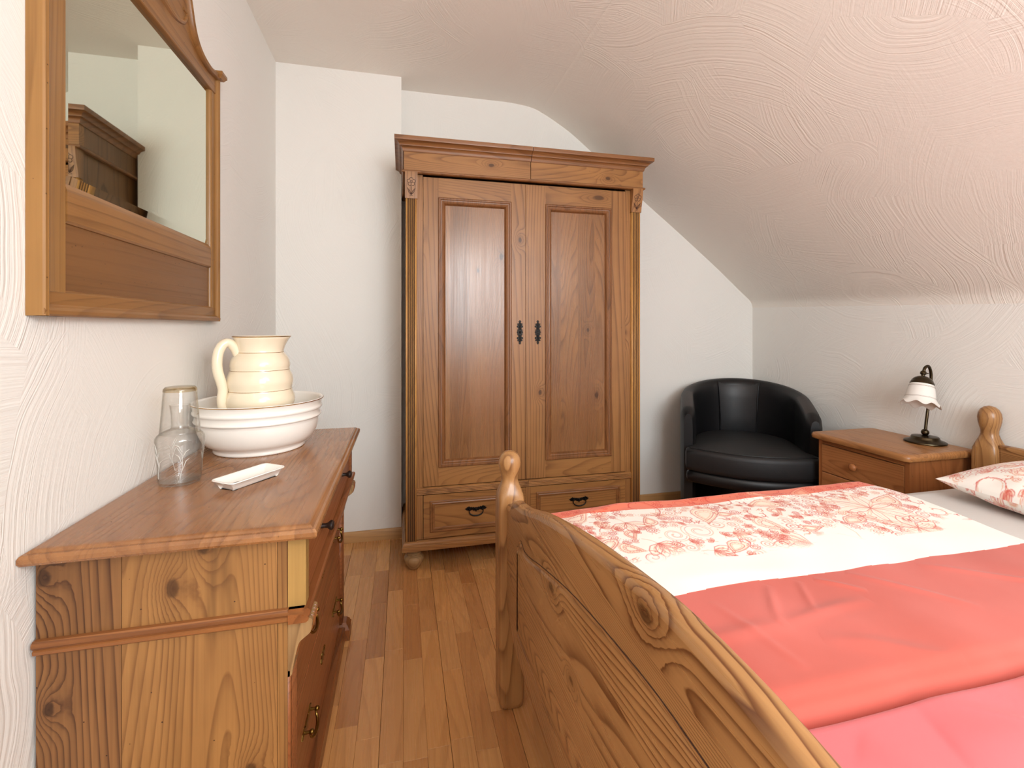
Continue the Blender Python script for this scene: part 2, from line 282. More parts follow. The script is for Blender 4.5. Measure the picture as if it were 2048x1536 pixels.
# ---------------------------------------------------------------- object helpers
def tag(o, label=None, cat=None, group=None, kind=None):
    if label: o['label'] = label
    if cat: o['category'] = cat
    if group: o['group'] = group
    if kind: o['kind'] = kind
    return o
def thing(name, label, cat, loc, rz=0, group=None):
    o = bpy.data.objects.new(name, None); C.objects.link(o); o.location = loc; o.rotation_euler = (0, 0, rz); o.empty_display_size = .05
    return tag(o, label, cat, group)
def rootloc(p):
    v = Vector((0, 0, 0)); local = False
    while p is not None:
        v = v+p.location; p = p.parent
    return v
class MB:
    def __init__(s): s.v = []; s.f = []
    def add(s, vs, fs):
        b = len(s.v); s.v += [tuple(p) for p in vs]; s.f += [tuple(i+b for i in f) for f in fs]; return s
    def loops(s, L, closed=True, cap0=True, cap1=True, wrap=False):
        n = len(L[0]); vs = [p for l in L for p in l]; fs = []
        R = len(L)
        for i in range(R if wrap else R-1):
            for j in range(n if closed else n-1):
                a, b = i*n+j, i*n+(j+1) % n; i2 = (i+1) % R; fs.append((a, b, i2*n+(j+1) % n, i2*n+j))
        if cap0 and not wrap: fs.append(tuple(range(n))[::-1])
        if cap1 and not wrap: fs.append(tuple(range((R-1)*n, R*n)))
        return s.add(vs, fs)
    def box(s, x0, x1, y0, y1, z0, z1, bev=0.0):
        if bev:
            return s.rect(x0, x1, y0, y1, [(bev, z0), (0, z0+bev), (0, z1-bev), (bev, z1)])
        vs = [(x, y, z) for z in (z0, z1) for x, y in ((x0, y0), (x1, y0), (x1, y1), (x0, y1))]
        return s.add(vs, [(3, 2, 1, 0), (4, 5, 6, 7), (0, 1, 5, 4), (1, 2, 6, 5), (2, 3, 7, 6), (3, 0, 4, 7)])
    def rect(s, x0, x1, y0, y1, levels, m=lambda a, b, d: (a, b, d), cap0=True, cap1=True, wrap=False):
        L = [[m(x0+i, y0+i, d), m(x1-i, y0+i, d), m(x1-i, y1-i, d), m(x0+i, y1-i, d)] for i, d in levels]
        return s.loops(L, True, cap0, cap1, wrap)
    def poly(s, pts, levels, m=lambda a, b, d: (a, b, d), cap0=True, cap1=True):
        return s.loops([[m(a, b, d) for a, b in offset(pts, i)] for i, d in levels], True, cap0, cap1)
    def dome(s, pts, z0, h):
        cx, cy = sum(p[0] for p in pts)/len(pts), sum(p[1] for p in pts)/len(pts)
        return s.loops([[(cx+(x-cx)*k, cy+(y-cy)*k, z0+h*(1-k**2.2)) for x, y in pts] for k in (1, .93, .8, .6, .35, .1)], True, False, True)
    def lathe(s, prof, c=(0, 0, 0), n=48, f=None, cap0=False, cap1=False):
        L = []
        for r, z in prof:
            L.append([(c[0]+(f(r, z, 2*PI*k/n) if f else r)*math.cos(2*PI*k/n), c[1]+(f(r, z, 2*PI*k/n) if f else r)*math.sin(2*PI*k/n), c[2]+z) for k in range(n)])
        return s.loops(L, True, cap0, cap1)
    def tube(s, pts, rad, n=8, cap=True, closed=False):
        pts = [Vector(p) for p in pts]; L = []; up = None
        K = len(pts)
        for i, p in enumerate(pts):
            if closed: t = (pts[(i+1) % K]-pts[i-1]).normalized()
            else: t = (pts[min(i+1, K-1)]-pts[max(i-1, 0)]).normalized()
            if up is None:
                up = Vector((0, 0, 1)) if abs(t.z) < .9 else Vector((1, 0, 0))
            a = t.cross(up); a = a.normalized() if a.length > 1e-6 else Vector((1, 0, 0)); b = a.cross(t).normalized(); up = b
            r = rad[i] if isinstance(rad, (list, tuple)) else rad
            L.append([tuple(p+a*r*math.cos(2*PI*k/n)+b*r*math.sin(2*PI*k/n)) for k in range(n)])
        return s.loops(L, True, cap, cap, wrap=closed)
    def ball(s, c, r, n=12, sz=1):
        prof = [(max(1e-4, r*math.sin(PI*i/n)), -r*sz*math.cos(PI*i/n)) for i in range(n+1)]
        return s.lathe(prof, c, n*2)
    def sweep(s, prof, path, closed=False, m=lambda a, b, d: (a, b, d)):
        # prof: (outward offset, depth) ; outward = right of travel
        K = len(path); L = []
        for i, p in enumerate(path):
            p = Vector(p)
            d0 = (p-Vector(path[i-1])).normalized() if (i > 0 or closed) else None
            d1 = (Vector(path[(i+1) % K])-p).normalized() if (i < K-1 or closed) else None
            if d0 is None: d0 = d1
            if d1 is None: d1 = d0
            n0 = Vector((d0.y, -d0.x)); n1 = Vector((d1.y, -d1.x)); b = (n0+n1).normalized(); k = 1/max(.3, b.dot(n0))
            L.append([m(p.x+b.x*k*o, p.y+b.y*k*o, z) for o, z in prof])
        return s.loops(L, True, not closed, not closed, wrap=closed)
    def build(s, name, mat, parent=None, smooth=35, world=True, kind=None, label=None):
        o0 = rootloc(parent) if (parent is not None and world) else Vector((0, 0, 0))
        me = bpy.data.meshes.new(name); me.from_pydata([(x-o0.x, y-o0.y, z-o0.z) for x, y, z in s.v], [], s.f)
        bm = bmesh.new(); bm.from_mesh(me); bmesh.ops.remove_doubles(bm, verts=bm.verts, dist=1e-6)
        bmesh.ops.recalc_face_normals(bm, faces=bm.faces); bm.to_mesh(me); bm.free()
        me.materials.append(mat)
        if smooth:
            me.shade_smooth(); me.set_sharp_from_angle(angle=math.radians(smooth))
            for pg in me.polygons:
                if len(pg.vertices) > 4: pg.use_smooth = False
        o = bpy.data.objects.new(name, me); C.objects.link(o)
        if parent is not None: o.parent = parent
        if kind: o['kind'] = kind
        if label: o['label'] = label
        return o
def offset(pts, d):
    if abs(d) < 1e-9: return pts
    n = len(pts); area_ = sum(pts[i][0]*pts[(i+1) % n][1]-pts[(i+1) % n][0]*pts[i][1] for i in range(n)); sg = 1 if area_ > 0 else -1
    out = []
    for i in range(n):
        p0, p1, p2 = Vector(pts[i-1]), Vector(pts[i]), Vector(pts[(i+1) % n])
        e0 = (p1-p0); e1 = (p2-p1)
        e0 = e0.normalized() if e0.length > 1e-9 else e1.normalized(); e1 = e1.normalized() if e1.length > 1e-9 else e0
        n0 = Vector((-e0.y, e0.x))*sg; n1 = Vector((-e1.y, e1.x))*sg; b = n0+n1
        b = b.normalized() if b.length > 1e-6 else n0
        k = min(2.0, 1/max(.4, b.dot(n0))); out.append((p1.x+b.x*k*d, p1.y+b.y*k*d))
    return out
def rrect(x0, x1, y0, y1, r, n=6):
    out = []
    for cx, cy, a0 in ((x1-r, y1-r, 0), (x0+r, y1-r, 90), (x0+r, y0+r, 180), (x1-r, y0+r, 270)):
        for k in range(n+1):
            a = math.radians(a0+90*k/n); out.append((cx+r*math.cos(a), cy+r*math.sin(a)))
    return out
def smooth_curve(pts, n=8):
    P = [np.array(p, float) for p in pts]; out = []
    for i in range(len(P)-1):
        p0 = P[max(i-1, 0)]; p1 = P[i]; p2 = P[i+1]; p3 = P[min(i+2, len(P)-1)]
        for k in range(n):
            t = k/n; out.append(tuple(.5*((2*p1)+(-p0+p2)*t+(2*p0-5*p1+4*p2-p3)*t*t+(-p0+3*p1-3*p2+p3)*t**3)))
    out.append(tuple(P[-1])); return out
def mirror_outline(half):   # right half (w, t) from top to bottom -> closed outline
    return half+[(-a, b) for a, b in half[::-1] if abs(a) > 1e-9]

# ---------------------------------------------------------------- the room
LX, BY, PY, RX, FY, CZ = -.667, 2.88, 2.73, 2.479, -1.7, 2.635
fl = MB().box(LX-.15, RX+.15, FY-.15, BY+.15, -.12, -.0125).build('floor', M['floor'], None, 0, kind='structure')
PW = .0665
plank_mesh = {}
def plank_obj(x, y, ln):
    key = round(ln, 3)
    if key not in plank_mesh:
        o = MB().rect(0, PW-.0004, 0, ln-.0004, [(0, -.0125), (0, -.0005), (.0005, 0)]).build('plank', M['floor'], fl, 0, world=False); plank_mesh[key] = o.data
    else:
        o = bpy.data.objects.new('plank', plank_mesh[key]); C.objects.link(o); o.parent = fl
    o.location = (x, y, 0); return o
rows = 32
lens = [.28, .34, .40, .46, .52]
for r in range(rows):
    x = LX+.002+r*PW + (r//3)*.0009
    y = .55-random.random()*.3
    while y < BY-.12:
        ln = random.choice(lens)
        if y+ln > BY-.002: ln = round(BY-.002-y, 3)
        if ln > .06 and not (x+PW < -.02 and y > PY-.05): plank_obj(x, y, ln if not (x+PW < -.01 and y+ln > PY) else max(.07, round(PY-.002-y, 3)))
        y += ln
m = MB()                                             # the parquet out of the picture, joined
yy = FY
m.rect(LX, RX, FY, .24, [(0, -.0125), (0, -.0006)])
xr = LX+.002+rows*PW+(rows//3)*.0009+.001
k = 0
x = xr
while x < RX-.01:
    m.rect(x, min(x+PW-.0006, RX), .241, BY-.002, [(0, -.0125), (0, 0)]); x += PW
m.build('parquet_remainder', M['floor'], fl, 0, kind='stuff')

MB().box(LX-.15, LX, FY, BY, -.1, CZ+.05).build('wall_left', M['wall'], None, 0, kind='structure')
m = MB(); m.box(LX-.15, RX+.3, BY, BY+.15, -.1, CZ+.05); m.box(LX, -.006, PY, BY+.001, -.1, CZ+.03)
m.build('wall_back', M['wall'], None, 0, kind='structure')
prof = [(-.72, 2.635), (.1, 2.635), (.5, 2.635), (.667, 2.634), (.799, 2.620), (.868, 2.598), (.872, 2.5945), (.9346, 2.564), (1.072, 2.483), (1.22, 2.371), (1.42, 2.213), (1.616, 2.056), (1.83, 1.895), (2.044, 1.73), (2.20, 1.607), (2.33, 1.499), (2.40, 1.441), (2.445, 1.405), (2.468, 1.378), (2.479, 1.345)]
pr = smooth_curve(prof, 3)
def roofpt(x, z, y):
    k = (CZ-z)/(CZ-1.356); return (x, y, z-(BY-y)*.030*k)
nx = [i for i in range(len(pr))]
L = []
ys = [FY-.05+(BY+.08-FY)*i/12 for i in range(13)]
vs = []; fs = []
# roof window hole between y index range is left out of view behind the camera
for yv in ys:
    vs.append([roofpt(x, z, yv) for x, z in pr])
inn = MB()
loopsL = []
for row, yv in zip(vs, ys):
    outer = [(p[0]+.12*(1 if p[0] > .9 else 0)+.0, p[1], p[2]+.12) for p in row]
    loopsL.append(row+outer[::-1])
inn.loops(loopsL).build('ceiling', M['ceil'], None, 40, kind='structure')
m = MB(); m.loops([[(RX, y, -.1), (RX+.15, y, -.1), (RX+.15, y, 1.5), (RX, y, 1.345-(BY-y)*.03+.002)] for y in (FY, BY)])
m.build('wall_right', M['wall'], None, 0, kind='structure')
wx0, wx1, wz0, wz1 = .35, 1.55, .98, 2.18
m = MB(); m.box(LX, wx0, FY-.15, FY, -.1, 2.72); m.box(wx1, RX+.15, FY-.15, FY, -.1, 2.72); m.box(wx0, wx1, FY-.15, FY, -.1, wz0); m.box(wx0, wx1, FY-.15, FY, wz1, 2.72)
m.build('wall_front', M['wall'], None, 0, kind='structure')
wn = MB()
for a, b, c, d in ((wx0, wx0+.06, wz0, wz1), (wx1-.06, wx1, wz0, wz1), (wx0+.06, wx1-.06, wz0, wz0+.06), (wx0+.06, wx1-.06, wz1-.06, wz1), ((wx0+wx1)/2-.035, (wx0+wx1)/2+.035, wz0+.06, wz1-.06)):
    wn.box(a, b, FY-.1, FY-.05, c, d, .004)
wn = wn.build('window_1', M['whitepaint'], None, 30, kind='structure')
xm = (wx0+wx1)/2
for a, b in ((wx0+.06, xm-.035), (xm+.035, wx1-.06)):
    MB().box(a, b, FY-.077, FY-.073, wz0+.06, wz1-.06).build('pane', M['pane'], wn, 0)
bbp = [(0, 0), (.016, 0), (.016, .036), (.013, .042), (.013, .047), (.009, .055), (.005, .058), (0, .058)]
MB().sweep(bbp, [(LX, PY), (-.006, PY), (-.006, BY)][::1]).build('baseboard_back', M['base'], None, 30, kind='structure')
MB().sweep(bbp, [(-.006+.02, BY), (RX, BY)]).build('trim_1', M['base'], None, 30, kind='structure')
MB().sweep(bbp, [(RX, BY-.017), (RX, FY)]).build('baseboard_right', M['base'], None, 30, kind='structure')
MB().sweep(bbp, [(LX, FY), (LX, PY-.017)]).build('baseboard_left', M['base'], None, 30, kind='structure')
cl = thing('added_fill_pendant', 'added fill light shaped as a pendant with small warm glowing globe, behind the viewpoint', 'lamp', (.75, -.6, CZ))  # unseen pendant, made up to go with the added fill light
MB().lathe([(1e-4, 2.63), (.06, 2.63), (.06, 2.60), (.006, 2.59), (.006, 2.16), (.05, 2.15), (.05, 2.12)], (.75, -.6, 0), 24).build('mount', M['whitepaint'], cl)
MB().ball((.75, -.6, 2.15), .045).build('globe', M['globe'], cl)

# ---------------------------------------------------------------- wardrobe
W = thing('wardrobe', 'tall antique pine wardrobe with two panelled doors and carved flower blocks, against the back wall', 'wardrobe', (.64, 2.6, 0))
FYW = 2.335
for x0, x1 in ((.022, .042), (1.249, 1.269)): MB().box(x0, x1, 2.36, 2.85, .11, 2.05).build('side_panel', M['ward_side'], W, 0)
MB().box(.042, 1.249, 2.838, 2.85, .11, 2.05).build('back_panel', M['ward_side'], W, 0)
MB().box(.042, 1.249, 2.37, 2.838, 2.03, 2.05).build('top_panel', M['ward_x'], W, 0)
MB().box(.042, 1.249, 2.37, 2.838, .12, .14).build('bottom_panel', M['ward_x'], W, 0)
for x0, x1 in ((.068, .098), (1.190, 1.222)): MB().box(x0, x1, FYW, 2.37, .15, 1.955, .001).build('stile', M['ward_z'], W, 30)
def fluted(x0, x1, y, depth, flutes):
    pts = [(x0, y+.03), (x0, y+.003), (x0+.003, y)]
    for fx in flutes:
        for k in range(5):
            a = PI*k/4; pts.append((fx-.0034*math.cos(a), y+depth*math.sin(a)))
    pts += [(x1-.003, y), (x1, y+.003), (x1, y+.03)]; return pts
for x0, x1 in ((.015, .068), (1.222, 1.275)):
    xm = (x0+x1)/2; pts = fluted(x0, x1, 2.322, .009, [xm-.0145, xm-.005, xm+.0045, xm+.014])
    pil_ = MB().loops([[(a, b, z) for a, b in pts] for z in (.15, 1.835)]).build('pilaster', M['ward_pil'], W, 30)
    for fx in (xm-.0145, xm-.005, xm+.0045, xm+.014): MB().box(fx-.0016, fx+.0016, 2.3232, 2.334, .152, 1.832).build('flute_shade_strip', M['carve'], pil_, 0, label='dark strip for shade and grime in the flute')  # dark strips stand in for shade and grime inside the flutes
    # flower block: leans out towards the top
    fb = MB().loops([[(x0-.003, 2.35, z), (x1+.003, 2.35, z), (x1+.003, y, z), (x0-.003, y, z)] for z, y in ((1.832, 2.318), (1.86, 2.314), (1.90, 2.303), (1.93, 2.298), (1.956, 2.297))]).build('flower_block', M['ward_z'], W, 50)
    fm = MB(); zc = 1.9075; 
    def yb(z): return np.interp(z, [1.832, 1.86, 1.90, 1.93, 1.956], [2.318, 2.314, 2.303, 2.298, 2.297])-.0002
    def stroke(pp, r=.0011): fm.tube([(xm+a*1.18, yb(zc+b*1.1), zc+b*1.1) for a, b in pp], r*1.2, 5)
    for q in range(5):
        a0 = PI/2+q*2*PI/5; pp = []
        for k in range(9):
            t = (k/8-.5)*2*PI/5; rr = .0125+.0048*math.cos((k/8-.5)*PI); pp.append((rr*math.cos(a0+t), rr*1.05*math.sin(a0+t)))
        stroke(pp)
        stroke([(.004*math.cos(a0+PI/5), .004*math.sin(a0+PI/5)), (.011*math.cos(a0+PI/5), .011*math.sin(a0+PI/5))], .0008)
    stroke([(.0042*math.cos(2*PI*k/10), .0042*math.sin(2*PI*k/10)) for k in range(11)], .0009)
    stroke([(0, -.018), (.0005, -.036), (0, -.055)], .001)
    for sg in (-1, 1):
        stroke([(0, -.054), (sg*.010, -.044), (sg*.0165, -.024), (sg*.006, -.036), (0, -.052)], .001)
        stroke([(sg*.002, -.050), (sg*.013, -.030)], .0006)
    stroke([(-.007, -.0565), (0, -.0585), (.007, -.0565)], .0009)
    fm.build('flower_carving', M['carve'], fb, 60)
for x0, x1 in ((.007, .6445), (.6475, 1.284)): MB().box(x0, x1, 2.312, 2.345, 1.966, 2.062, .001).build('frieze', M['ward_x'], W, 30)
for x0, x1 in ((.007, .05), (1.241, 1.284)): MB().box(x0, x1, 2.345, 2.85, 1.966, 2.062).build('frieze_return', M['ward_side'], W, 30)
bead = [(-.012, 1.953), (.006, 1.953), (.010, 1.957), (.010, 1.962), (.006, 1.966), (-.012, 1.966)]
MB().sweep(bead, [(1.284, 2.84), (1.284, 2.312), (.007, 2.312), (.007, 2.84)][::-1]).build('bead_moulding', M['ward_dark'], W, 30)
cor = [(-.01, 2.056), (.004, 2.056), (.007, 2.062), (.008, 2.068), (.012, 2.075), (.018, 2.079), (.021, 2.080), (.022, 2.084), (.028, 2.092), (.038, 2.097), (.044, 2.099), (.045, 2.103), (.045, 2.119), (-.01, 2.119)]
MB().sweep(cor, [(.007, 2.84), (.007, 2.312), (.6455, 2.312)]).build('cornice', M['ward_dark'], W, 30)
MB().sweep(cor, [(.6479, 2.312), (1.284, 2.312), (1.284, 2.84)]).build('cornice', M['ward_dark'], W, 30)
MB().box(.0, 1.29, 2.30, 2.85, 2.095, 2.112).build('cornice_cover', M['ward_x'], W, 0)
def fmap(y):   # front facing map: (x, z, depth toward viewer)
    return lambda a, b, d: (a, y-d, b)
pm = [(0, 0), (0, .006), (.004, .009), (.010, .009), (.013, .005), (.017, .004), (.024, .006), (.029, .003), (.034, -.006), (.036, -.010), (.036, -.014), (0, -.014)]
esc_half = [(0, 0), (.42, .065), (.22, .11), (.3, .135), (.78, .145), (.8, .185), (.55, .2), (.75, .225), (1, .25), (.88, .30), (.4, .325), (.6, .355), (.42, .375), (.82, .39), (.72, .44), (1, .5)]
esc_half = esc_half+[(a, 1-b) for a, b in esc_half[-2::-1]]
def escutcheon(parent, x, z, y, keyhole):
    pts = [(x+a*.0172, z+(.5-b)*.128) for a, b in mirror_outline(esc_half)]
    e = MB(); e.poly(pts, [(0, 0), (0, .002), (.0012, .0032)], fmap(y))
    e.lathe([(1e-4, .0075), (.003, .007), (.0055, .0055), (.0065, .003)] if not keyhole else [(.0045, .0025), (.005, .0045), (.0065, .0045), (.008, .003)], (0, 0, 0), 16)
    n = 16*4
    base = len(e.v)-n
    for i in range(base, len(e.v)):
        a, b, d = e.v[i]; e.v[i] = (x+a, y-d, z+b)
    e.tube([(x, y-.003, z+.012), (x, y-.0045, z+.03), (x, y-.003, z+.05)], [.002, .0035, .0012], 8)
    e.tube([(x, y-.003, z-.012), (x, y-.0045, z-.03), (x, y-.003, z-.05)], [.002, .0035, .0012], 8)
    return e.build('escutcheon', M['iron'], parent, 30, label='blackened iron keyhole plate with scalloped edge' if keyhole else 'blackened iron plate with scalloped edge')
DY = 2.332
for side, (x0, x1, sa, sb) in enumerate(((.100, .628, .074, .080), (.632, 1.188, .099, .081))):
    z0, z1 = .410, 1.946; pa, pb = x0+sa, x1-sb; pz0, pz1 = .503, 1.848
    d = MB(); d.box(x0, pa+.001, DY, DY+.026, z0, z1, .0015); d.box(pb-.001, x1, DY, DY+.026, z0, z1, .0015)
    if side == 1: d.box(x0-.008, x0+.022, DY-.006, DY, z0+.002, z1-.002, .0025)
    d = d.build('door', M['ward_z'], W, 30, label='left panelled door' if side == 0 else 'right panelled door with the keyhole')
    for a, b in ((z0, pz0+.001), (pz1-.001, z1)): MB().box(pa+.001, pb-.001, DY+.0004, DY+.026, a, b, .0008).build('rail', M['ward_x'], d, 30)
    MB().rect(pa+.02, pb-.02, pz0+.02, pz1-.02, [(0, .010), (0, .018)], lambda a, b, t: (a, DY+t, b)).build('panel', M['ward_panel'], d, 0)
    MB().sweep(pm, [(pa, pz0), (pa, pz1), (pb, pz1), (pb, pz0)], True, fmap(DY)).build('panel_moulding', M['ward_darkz'], d, 25)
    escutcheon(d, .593 if side == 0 else .690, 1.175, DY-.0002, side == 1)
reed = [(2.36, .372)]
rp = [(0, .371)]
for k in range(4):
    zb = .372+k*.0075
    for q in range(5): rp.append((.006+.004*math.sin(PI*q/4), zb+.0075*q/4))
rp += [(.004, .4035), (.004, .4075), (0, .4075)]
for x0, x1 in ((.068, .6395), (.6405, 1.222)):
    MB().loops([[(x, 2.335-o, z) for o, z in rp] for x in (x0, x1)]).build('mid_rail', M['ward_x'], W, 25)
MB().box(.626, .650, 2.330, 2.37, .150, .371, .001).build('drawer_divider', M['ward_z'], W, 30)
pull_half = [(0, .5), (.16, .42), (.2, .62), (.34, .5), (.4, .75), (.5, .6), (.62, .95), (.72, .72), (.85, .66), (.8, .5), (1, .2), (.9, .05), (.82, -.3), (.66, -.25), (.58, -.55), (.45, -.3), (.3, -.2), (.22, -.55), (.1, -.45), (0, -.95)]
dm = [(0, 0), (0, .004), (.004, .007), (.009, .0065), (.011, .003), (.015, .005), (.020, .004), (.024, .0), (.024, -.003), (0, -.003)]
for x0, x1 in ((.101, .6255), (.6505, 1.1885)):
    z0, z1 = .152, .368
    d = MB().box(x0, x1, 2.333, 2.36, z0, z1, .0012).build('drawer', M['ward_x'], W, 30)
    a0, a1, b0, b1 = x0+.031, x1-.031, z0+.030, z1-.030
    MB().sweep(dm, [(a0, b0), (a0, b1), (a1, b1), (a1, b0)], True, fmap(2.333)).build('drawer_moulding', M['ward_dark'], d, 25)
    xc = (x0+x1)/2; zc = .276
    pl = MB(); pts = [(xc+a*.0575, zc+.004+b*.0165) for a, b in mirror_outline(pull_half)]
    pl.poly(pts, [(0, 0), (0, .002), (.001, .003)], fmap(2.3328))
    for sx in (-1, 1): pl.ball((xc+sx*.034, 2.326, zc+.004), .0055, 8)
    pl.ball((xc, 2.3285, zc+.004), .006, 8)
    pl.tube([(xc+.036*math.cos(PI*k/12), 2.3225-.004*math.sin(PI*k/12), zc+.002-.027*math.sin(PI*k/12)**.7) for k in range(13)], [.002+.0016*math.sin(PI*k/12) for k in range(13)], 8)
    pl.build('drawer_pull', M['iron'], d, 30, label='ornate blackened iron pull with drop handle')
pl = [(-.01, .150), (.004, .150), (.010, .146), (.013, .138), (.013, .133), (.017, .130), (.017, .108), (-.01, .108)]
MB().sweep(pl, [(.015, 2.84), (.015, 2.322), (1.275, 2.322), (1.275, 2.84)]).build('plinth', M['ward_x'], W, 30)
for x in (.055, 1.235):
    for y in (2.365, 2.80):
        MB().lathe([(1e-4, 0), (.020, 0), (.026, .004), (.030, .010), (.045, .035), (.049, .048), (.048, .058), (.042, .066), (.034, .070), (.033, .074), (.037, .078), (.036, .083), (.030, .087), (.029, .094), (.034, .1), (.037, .1085), (1e-4, .1085)], (x, y, 0), 32).build('bun_foot', M['ward_foot'], W, 40)

# ---------------------------------------------------------------- dresser
D = thing('dresser', 'old pine dresser with moulded top and brass handled drawers, under the mirror', 'dresser', (-.43, 1.485, 0))
MB().rect(LX+.001, -.168, 1.0, 1.972, [(.010, .772), (.003, .774), (0, .779), (0, .787), (.002, .791), (.004, .793), (.009, .794), (.012, .797), (.017, .7995), (.022, .80)]).build('top', M['dtop'], D, 25)
ye, yf = 1.037, 1.938
for y0, y1, near in ((ye, ye+.018, True), (yf-.018, yf, False)):
    for x0, x1, mt in ((-.66, -.5245, 'side_wood_dark'), (-.5235, -.2505, 'side_wood')):
        MB().box(x0, x1, y0, y1, .0, .773, .0008).build('side_board', M[mt], D, 30)
    gx = [(-.25, y0)]
    MB().box(-.2495, -.2305, y0-.001 if near else y0, y1 if near else y1+.001, .0, .773, .001).build('side_strip', M['side_wood'], D, 30)
    MB().box(-.2300, -.1955, y0 if near else y0-.012, y1+.012 if near else y1, .622, .773, .001).build('corner_post', M['post_wood' if near else 'dfront'], D, 30)
MB().box(-.66, -.65, ye+.02, yf-.02, .02, .77).build('back_panel', M['side_wood_dark'], D, 0)
MB().box(-.64, -.232, ye+.02, yf-.02, .60, .618).build('dust_board', M['side_wood'], D, 0)
bm_ = [(-.03, .594), (.004, .594), (.009, .598), (.010, .604), (.007, .606), (.010, .609), (.013, .613), (.013, .619), (.009, .623), (-.03, .623)]
MB().sweep(bm_, [(-.66, ye), (-.1975, ye)]).build('band_moulding', M['dmould'], D, 25)
MB().sweep(bm_, [(-.1975, ye-.013), (-.1975, yf+.013)]).build('band_moulding', M['dmouldy'], D, 25)
MB().sweep(bm_, [(-.1975, yf), (-.66, yf)]).build('band_moulding', M['dmould'], D, 25)
ud = MB(); ud.box(-.225, -.2015, ye+.034, yf-.036, .626, .771, .001)
ud = ud.build('drawer', M['dfront'], D, 30, label='shallow top drawer with two dark knobs')
for y in (1.255, 1.675):
    kp = [(1e-4, -.002), (.0065, -.002), (.006, .004), (.0055, .010), (.0065, .016), (.010, .020), (.0125, .024), (.012, .028), (.008, .0315), (1e-4, .0325)]
    k = MB().lathe(kp, (0, 0, 0), 20); k.v = [(-.2015+d, y+a, .697+b) for a, b, d in k.v]; k.build('knob', M['knob'], ud, 40)
for y0, y1, sg in ((ye+.001, ye+.062, 1), (yf-.062, yf-.001, -1)):
    pr2 = smooth_curve([(-.236, .594), (-.188, .594), (-.184, .580), (-.187, .565), (-.197, .556), (-.209, .545), (-.216, .520), (-.221, .495), (-.223, .482), (-.229, .478), (-.236, .478)], 4)
    MB().loops([[(a, y, b) for a, b in pr2] for y in (y0, y0+.003, y1-.003, y1)]).build('corbel', M['ward_foot'], D, 40)
    fm = MB()
    for q in range(4):
        yq = y0+.012+q*.0122; fm.tube([(a+.0006, yq, b) for a, b in pr2[4:26]], .0016, 5)
    fm.build('corbel_reeding', M['dmouldy'], D, 60)
    pts = []
    fl2 = [y0+.013, y0+.025, y0+.037, y0+.049]
    pts = [(-.25, y0), (-.2265, y0)]
    for fy in fl2:
        for q in range(5): pts.append((-.2245-.005*math.sin(PI*q/4), fy-.004*math.cos(PI*q/4)))
    pts += [(-.2265, y1), (-.25, y1)]
    MB().loops([[(a, b, z) for a, b in pts] for z in (.062, .49)]).build('pilaster', M['dfront'], D, 30)
    MB().rect(-.26, -.198, y0-.004, y1+.004, [(0, 0), (0, .040), (.004, .045), (.006, .052), (.012, .058), (.014, .063)]).build('pilaster_base', M['dmouldy'], D, 30)
MB().box(-.26, -.214, y0 and ye+.066, yf-.066, 0, .055, .004).build('base_rail', M['dmouldy'], D, 30)
def brass_handle(par, y, z, x):
    h = MB()
    half = [(0, .45), (.2, .6), (.34, .35), (.5, .55), (.62, .9), (.74, .6), (.86, .5), (1, .0), (.86, -.4), (.7, -.5), (.6, -.9), (.45, -.45), (.3, -.4), (.15, -.7), (0, -.95)]
    pts = [(a*.058, b*.017) for a, b in mirror_outline(half)]
    h.poly(pts, [(0, 0), (0, .0015), (.0012, .003)], lambda a, b, d: (x+d, y+a, z+b))
    for s_ in (-1, 1):
        h.tube([(x, y+s_*.036, z+.002), (x+.012, y+s_*.036, z+.002), (x+.017, y+s_*.036, z+.002)], [.004, .0035, .0045], 10); h.ball((x+.019, y+s_*.036, z+.002), .0062, 8)
    h.tube([(x+.015+.009*math.sin(PI*k/14), y+.036*math.cos(PI*k/14), z+.0-.022*math.sin(PI*k/14)**.6) for k in range(15)], [.0024+.0018*math.sin(PI*k/14) for k in range(15)], 8)
    return h.build('handle', M['brass'], par, 30, label='aged brass drop handle with pierced plate')
for z0, z1, hz in ((.340, .590, .470), (.068, .332, .215)):
    d = MB().box(-.262, -.2335, ye+.066, yf-.066, z0, z1, .0015).build('drawer', M['dfront'], D, 30)
    for y in (1.245, 1.735): brass_handle(d, y, hz, -.2335)
    k = MB(); pts = [(a*.016, (.5-b)*.075) for a, b in mirror_outline(esc_half)]
    k.poly(pts, [(0, 0), (0, .0015), (.001, .0025)], lambda a, b, d_: (-.2335+d_, 1.49+b, hz+a)); k.build('escutcheon', M['brass'], d, 30)
m = MB().box(-.26, -.238, ye+.066, yf-.066, .333, .339).build('drawer_rail', M['dmouldy'], D, 0)

# ---------------------------------------------------------------- mirror on the left wall
Mi = thing('wall_mirror', 'large wooden framed mirror with carved arched crest, hung on the wall above the dresser', 'mirror', (LX, 1.443, 1.6))
Y0, Y1, Z0 = 1.022, 1.866, 1.222; XF = -.637
gy0, gy1, gz0, gz1 = 1.100, 1.812, 1.490, 2.030
def lmap(a, b, d): return (LX+.0005+d, a, b)
st = [(0, 0), (0, .026), (.003, .029), (.010, .030), (.016, .027), (.020, .021), (.024, .0185), (.026, .018), (.060, .018), (.064, .015), (.066, .011), (.066, .003), (.066, 0)]
def vbar(y, sg, dw): return MB().loops([[lmap(y+sg*(a+(dw if a > .05 else 0)), z, d) for a, d in st] for z in (Z0+.0, 2.085)])
o = vbar(Y0, 1, .013).build('frame_stile', M['mir_z'], Mi, 25); o = vbar(Y1, -1, -.011).build('frame_stile', M['mir_z'], Mi, 25)
